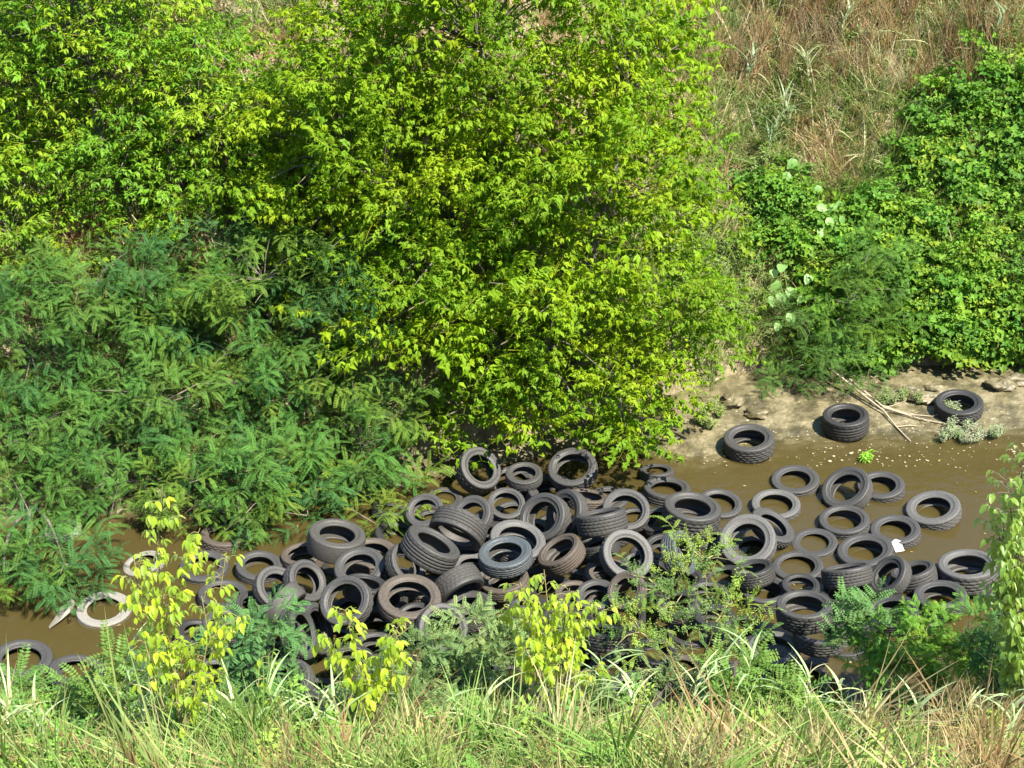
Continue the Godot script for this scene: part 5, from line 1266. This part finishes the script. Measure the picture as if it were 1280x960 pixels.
	bush.call("fine leaved bush in the grass at the tiered sapling's foot", 12.0, [lob.call(725, 880, 12.0, 0.35, 0.16, 0.25), lob.call(650, 890, 11.9, 0.35, 0.15, 0.25)], fine, herb_leaf, gg, green_bark, 0.9)
	bush.call("dark green bush at the foot of the leafy sapling by the frame's edge", 12.4, [lob.call(1262, 800, 12.4, 0.3, 0.4, 0.3), lob.call(1250, 870, 12.0, 0.35, 0.3, 0.3)], fine, feather_leaf, [Color(0.06, 0.15, 0.04), Color(0.08, 0.18, 0.045)], green_bark, 1.0)
	# saplings with leaves one can count
	var lm := [sapling_leaf(0), sapling_leaf(1), sapling_leaf(2)]
	var ym := []
	for c in [Color(0.23, 0.325, 0.014), Color(0.18, 0.28, 0.014), Color(0.28, 0.355, 0.016), Color(0.13, 0.23, 0.015)]:
		var m := plain("young leaf", c, 0.45); m.backlight_enabled = true; m.backlight = Color(0.93, 0.96, 0.6); m.metallic_specular = 0.35; ym.append(m)
	var em := []
	for c in [Color(0.085, 0.175, 0.018), Color(0.065, 0.145, 0.018), Color(0.12, 0.21, 0.018)]:
		var m := plain("green leaf", c, 0.45); m.backlight_enabled = true; m.backlight = Color(0.85, 0.9, 0.6); em.append(m)
	var line := func(d: float, pts: Array) -> Array:
		var r := pts.map(func(q): return at_d(q[0], q[1], d))
		r[0].y = ground(r[0].x, d) - 0.02
		return r
	var foot := func(px: float, d: float) -> Vector3:
		var p := at_d(px, 900, d)
		return Vector3(p.x, ground(p.x, d), -d)
	sapling("tall yellow green sapling standing before the brown water", foot.call(226, 10.9), [
		line.call(10.9, [[228, 930], [222, 860], [207, 770], [196, 690], [203, 608]]), line.call(10.95, [[222, 880], [208, 790], [228, 720], [250, 660]]), line.call(10.8, [[225, 930], [200, 870], [180, 800], [168, 700]]), line.call(11.0, [[215, 820], [200, 760], [172, 730]]), line.call(10.9, [[224, 880], [260, 800], [298, 770]]),
		line.call(11.0, [[226, 920], [245, 850], [262, 800], [252, 745]]), line.call(10.7, [[226, 930], [232, 880], [250, 850], [265, 845]])], 0.1, lm, ym, green_bark, 0.085, 0.2, 0.4)
	sapling("thin sapling with a few yellow green leaves between tall sapling and leaning tyres", foot.call(258, 11.1),
		[line.call(11.1, [[258, 920], [262, 830], [272, 760], [283, 690]])], 0.1, lm, ym, green_bark, 0.14, 0.16, 0.4)
	sapling("yellow green sapling with drooping leaves before the brown tyre", foot.call(465, 11.6), [
		line.call(11.6, [[460, 910], [455, 850], [440, 800], [432, 762]]), line.call(11.5, [[460, 910], [490, 850], [494, 810], [496, 785]]), line.call(11.65, [[458, 900], [435, 840], [405, 790]]), line.call(11.6, [[462, 880], [490, 800], [515, 782]]), line.call(11.4, [[460, 910], [455, 880], [468, 850]]),
		line.call(11.6, [[460, 900], [475, 850], [470, 815]])], 0.11, lm, ym, green_bark, 0.065, 0.15, 0.45)
	sapling("yellow green sapling with tiered drooping leaves in the middle of the near bank", foot.call(690, 11.9), [
		line.call(11.9, [[690, 900], [690, 830], [686, 770], [680, 712]]), line.call(12.0, [[689, 850], [660, 780], [628, 760]]), line.call(11.8, [[689, 850], [662, 770], [650, 728]]), line.call(11.9, [[690, 850], [715, 790], [738, 750]]),
		line.call(12.0, [[690, 850], [722, 790], [758, 762]]), line.call(11.8, [[690, 840], [705, 780], [712, 735]]), line.call(11.8, [[690, 900], [720, 840], [750, 838]]), line.call(11.8, [[690, 890], [668, 830], [655, 812]])], 0.105, lm, ym, green_bark, 0.062, 0.16, 0.45)
	sapling("short green sapling under the blue green bush", foot.call(340, 11.8),
		[line.call(11.8, [[340, 910], [338, 860], [335, 820]])], 0.09, lm, em + ym, green_bark, 0.1, 0.13, 0.35)
	sapling("leafy green sapling with yellow tip at the frame's edge above the dark bush", foot.call(1285, 11.8), [
		line.call(11.8, [[1290, 900], [1285, 760], [1275, 650], [1278, 565]]), line.call(11.7, [[1290, 880], [1270, 760], [1252, 700], [1256, 640]]), line.call(11.9, [[1300, 880], [1310, 700], [1300, 600]]),
		line.call(11.8, [[1290, 880], [1260, 780], [1240, 725]]), line.call(11.8, [[1290, 860], [1262, 720], [1245, 655]]), line.call(11.7, [[1290, 860], [1275, 720], [1258, 600]]), line.call(11.75, [[1290, 880], [1290, 760], [1270, 690]])], 0.105, lm, em, bark, 0.045, 0.18, 0.3)
	# reeds and dry stalks that stand out of the grass
	var rm := []
	for c in [Color(0.24, 0.336, 0.16), Color(0.336, 0.4, 0.192), Color(0.4, 0.36, 0.2)]:
		var m := plain("near reed blade", c, 0.5); m.backlight_enabled = true; m.backlight = Color(0.7, 0.75, 0.55); rm.append(m)
	var spots := [
		[165, 940, 11.3, 1.0, 0, "tall blue green reed before the fern leaved bush"], [182, 945, 11.2, 0.8, 1, "pale green reed beside the tall blue green one before the fern leaved bush"], [60, 950, 11.0, 0.6, 0, "blue green reed in the grass below the floating grey tyre"],
		[20, 955, 10.9, 0.6, 1, "pale green reed in the grass by the fern leaved bush's open side"], [290, 950, 11.2, 0.6, 1, "pale green reed between the tall and the short sapling"], [352, 950, 11.3, 0.65, 0, "blue green reed at the short sapling's foot"],
		[400, 950, 11.3, 0.6, 1, "pale green reed below the ribbed tyre on the near bank"], [430, 950, 11.2, 0.5, 0, "low blue green reed beside the sapling before the brown tyre"], [560, 950, 11.4, 0.5, 0, "blue green reed in front of the grey green bush"],
		[600, 950, 11.3, 0.5, 1, "pale green reed below the bare stems of the grey green bush"], [735, 940, 11.7, 0.65, 0, "blue green reed beside the tiered sapling's foot"], [790, 930, 11.8, 0.6, 1, "pale green reed before the dark tyre on the near bank"],
		[760, 930, 12.0, 0.8, 0, "blue green reed arching between tiered sapling and airy shrub"], [885, 920, 12.0, 0.8, 0, "blue green reed under the airy pale green shrub"], [925, 930, 12.0, 0.9, 0, "tall blue green reed before the pale sunken ring"],
		[860, 930, 11.9, 0.65, 1, "pale green reed beside the leaning dry stalk"], [1010, 930, 11.8, 0.6, 0, "blue green reed at the foot of the two bare stalks"], [1050, 945, 11.6, 0.6, 1, "pale green reed between bare stalks and the rounded bush"],
		[1080, 950, 11.4, 0.55, 1, "short pale green reed before the rounded bush's darker side"], [1130, 955, 11.2, 0.6, 0, "blue green reed in front of the rounded fresh green bush"], [1190, 950, 11.3, 0.55, 1, "pale green reed in front of the rounded fresh green bush"], [1255, 955, 11.0, 0.7, 0, "blue green reed before the dark bush"]]
	for s in spots:
		var p := at_d(s[0], s[1], s[2]); p.y = ground(p.x, s[2])
		reed(p, s[3] * 1.12, Vector3(rng.randf_range(-0.12, 0.12), 0, rng.randf_range(-0.1, 0.1)), 8, 0.48, 0.03, rm[s[4]], rm[1], s[5], "reeds in the near bank grass")
	for s in [[985, 900, 12.2, 0.85, 0.02, "bare dry stalk before the sunken pale ring, first of two"], [1003, 900, 12.1, 0.8, 0.03, "bare dry stalk before the sunken pale ring, thicker of two"], [1228, 900, 12.0, 1.15, -0.05, "tall bare dry stalk before the pale topped tyre"], [865, 900, 12.1, 0.8, -0.25, "leaning dry stalk in front of the airy pale green shrub"], [1252, 900, 11.9, 1.0, -0.3, "dry stalk leaning across another by the leafy sapling"], [205, 940, 10.6, 1.0, -0.05, "pale dry stalk close beside the tall sapling's stem"], [632, 900, 12.2, 0.55, 0.0, "dry stalk among the bare stems of the grey green bush"], [810, 900, 12.1, 0.7, -0.1, "dry stalk rising beside the low green bush"]]:
		var p := at_d(s[0], s[1], s[2]); p.y = ground(p.x, s[2])
		reed(p, s[3], Vector3(s[4], 0, 0), 2, 0.22, 0.015, rm[2], dead_wood, s[5], "dry stalks on the near bank", "dry_stalk")
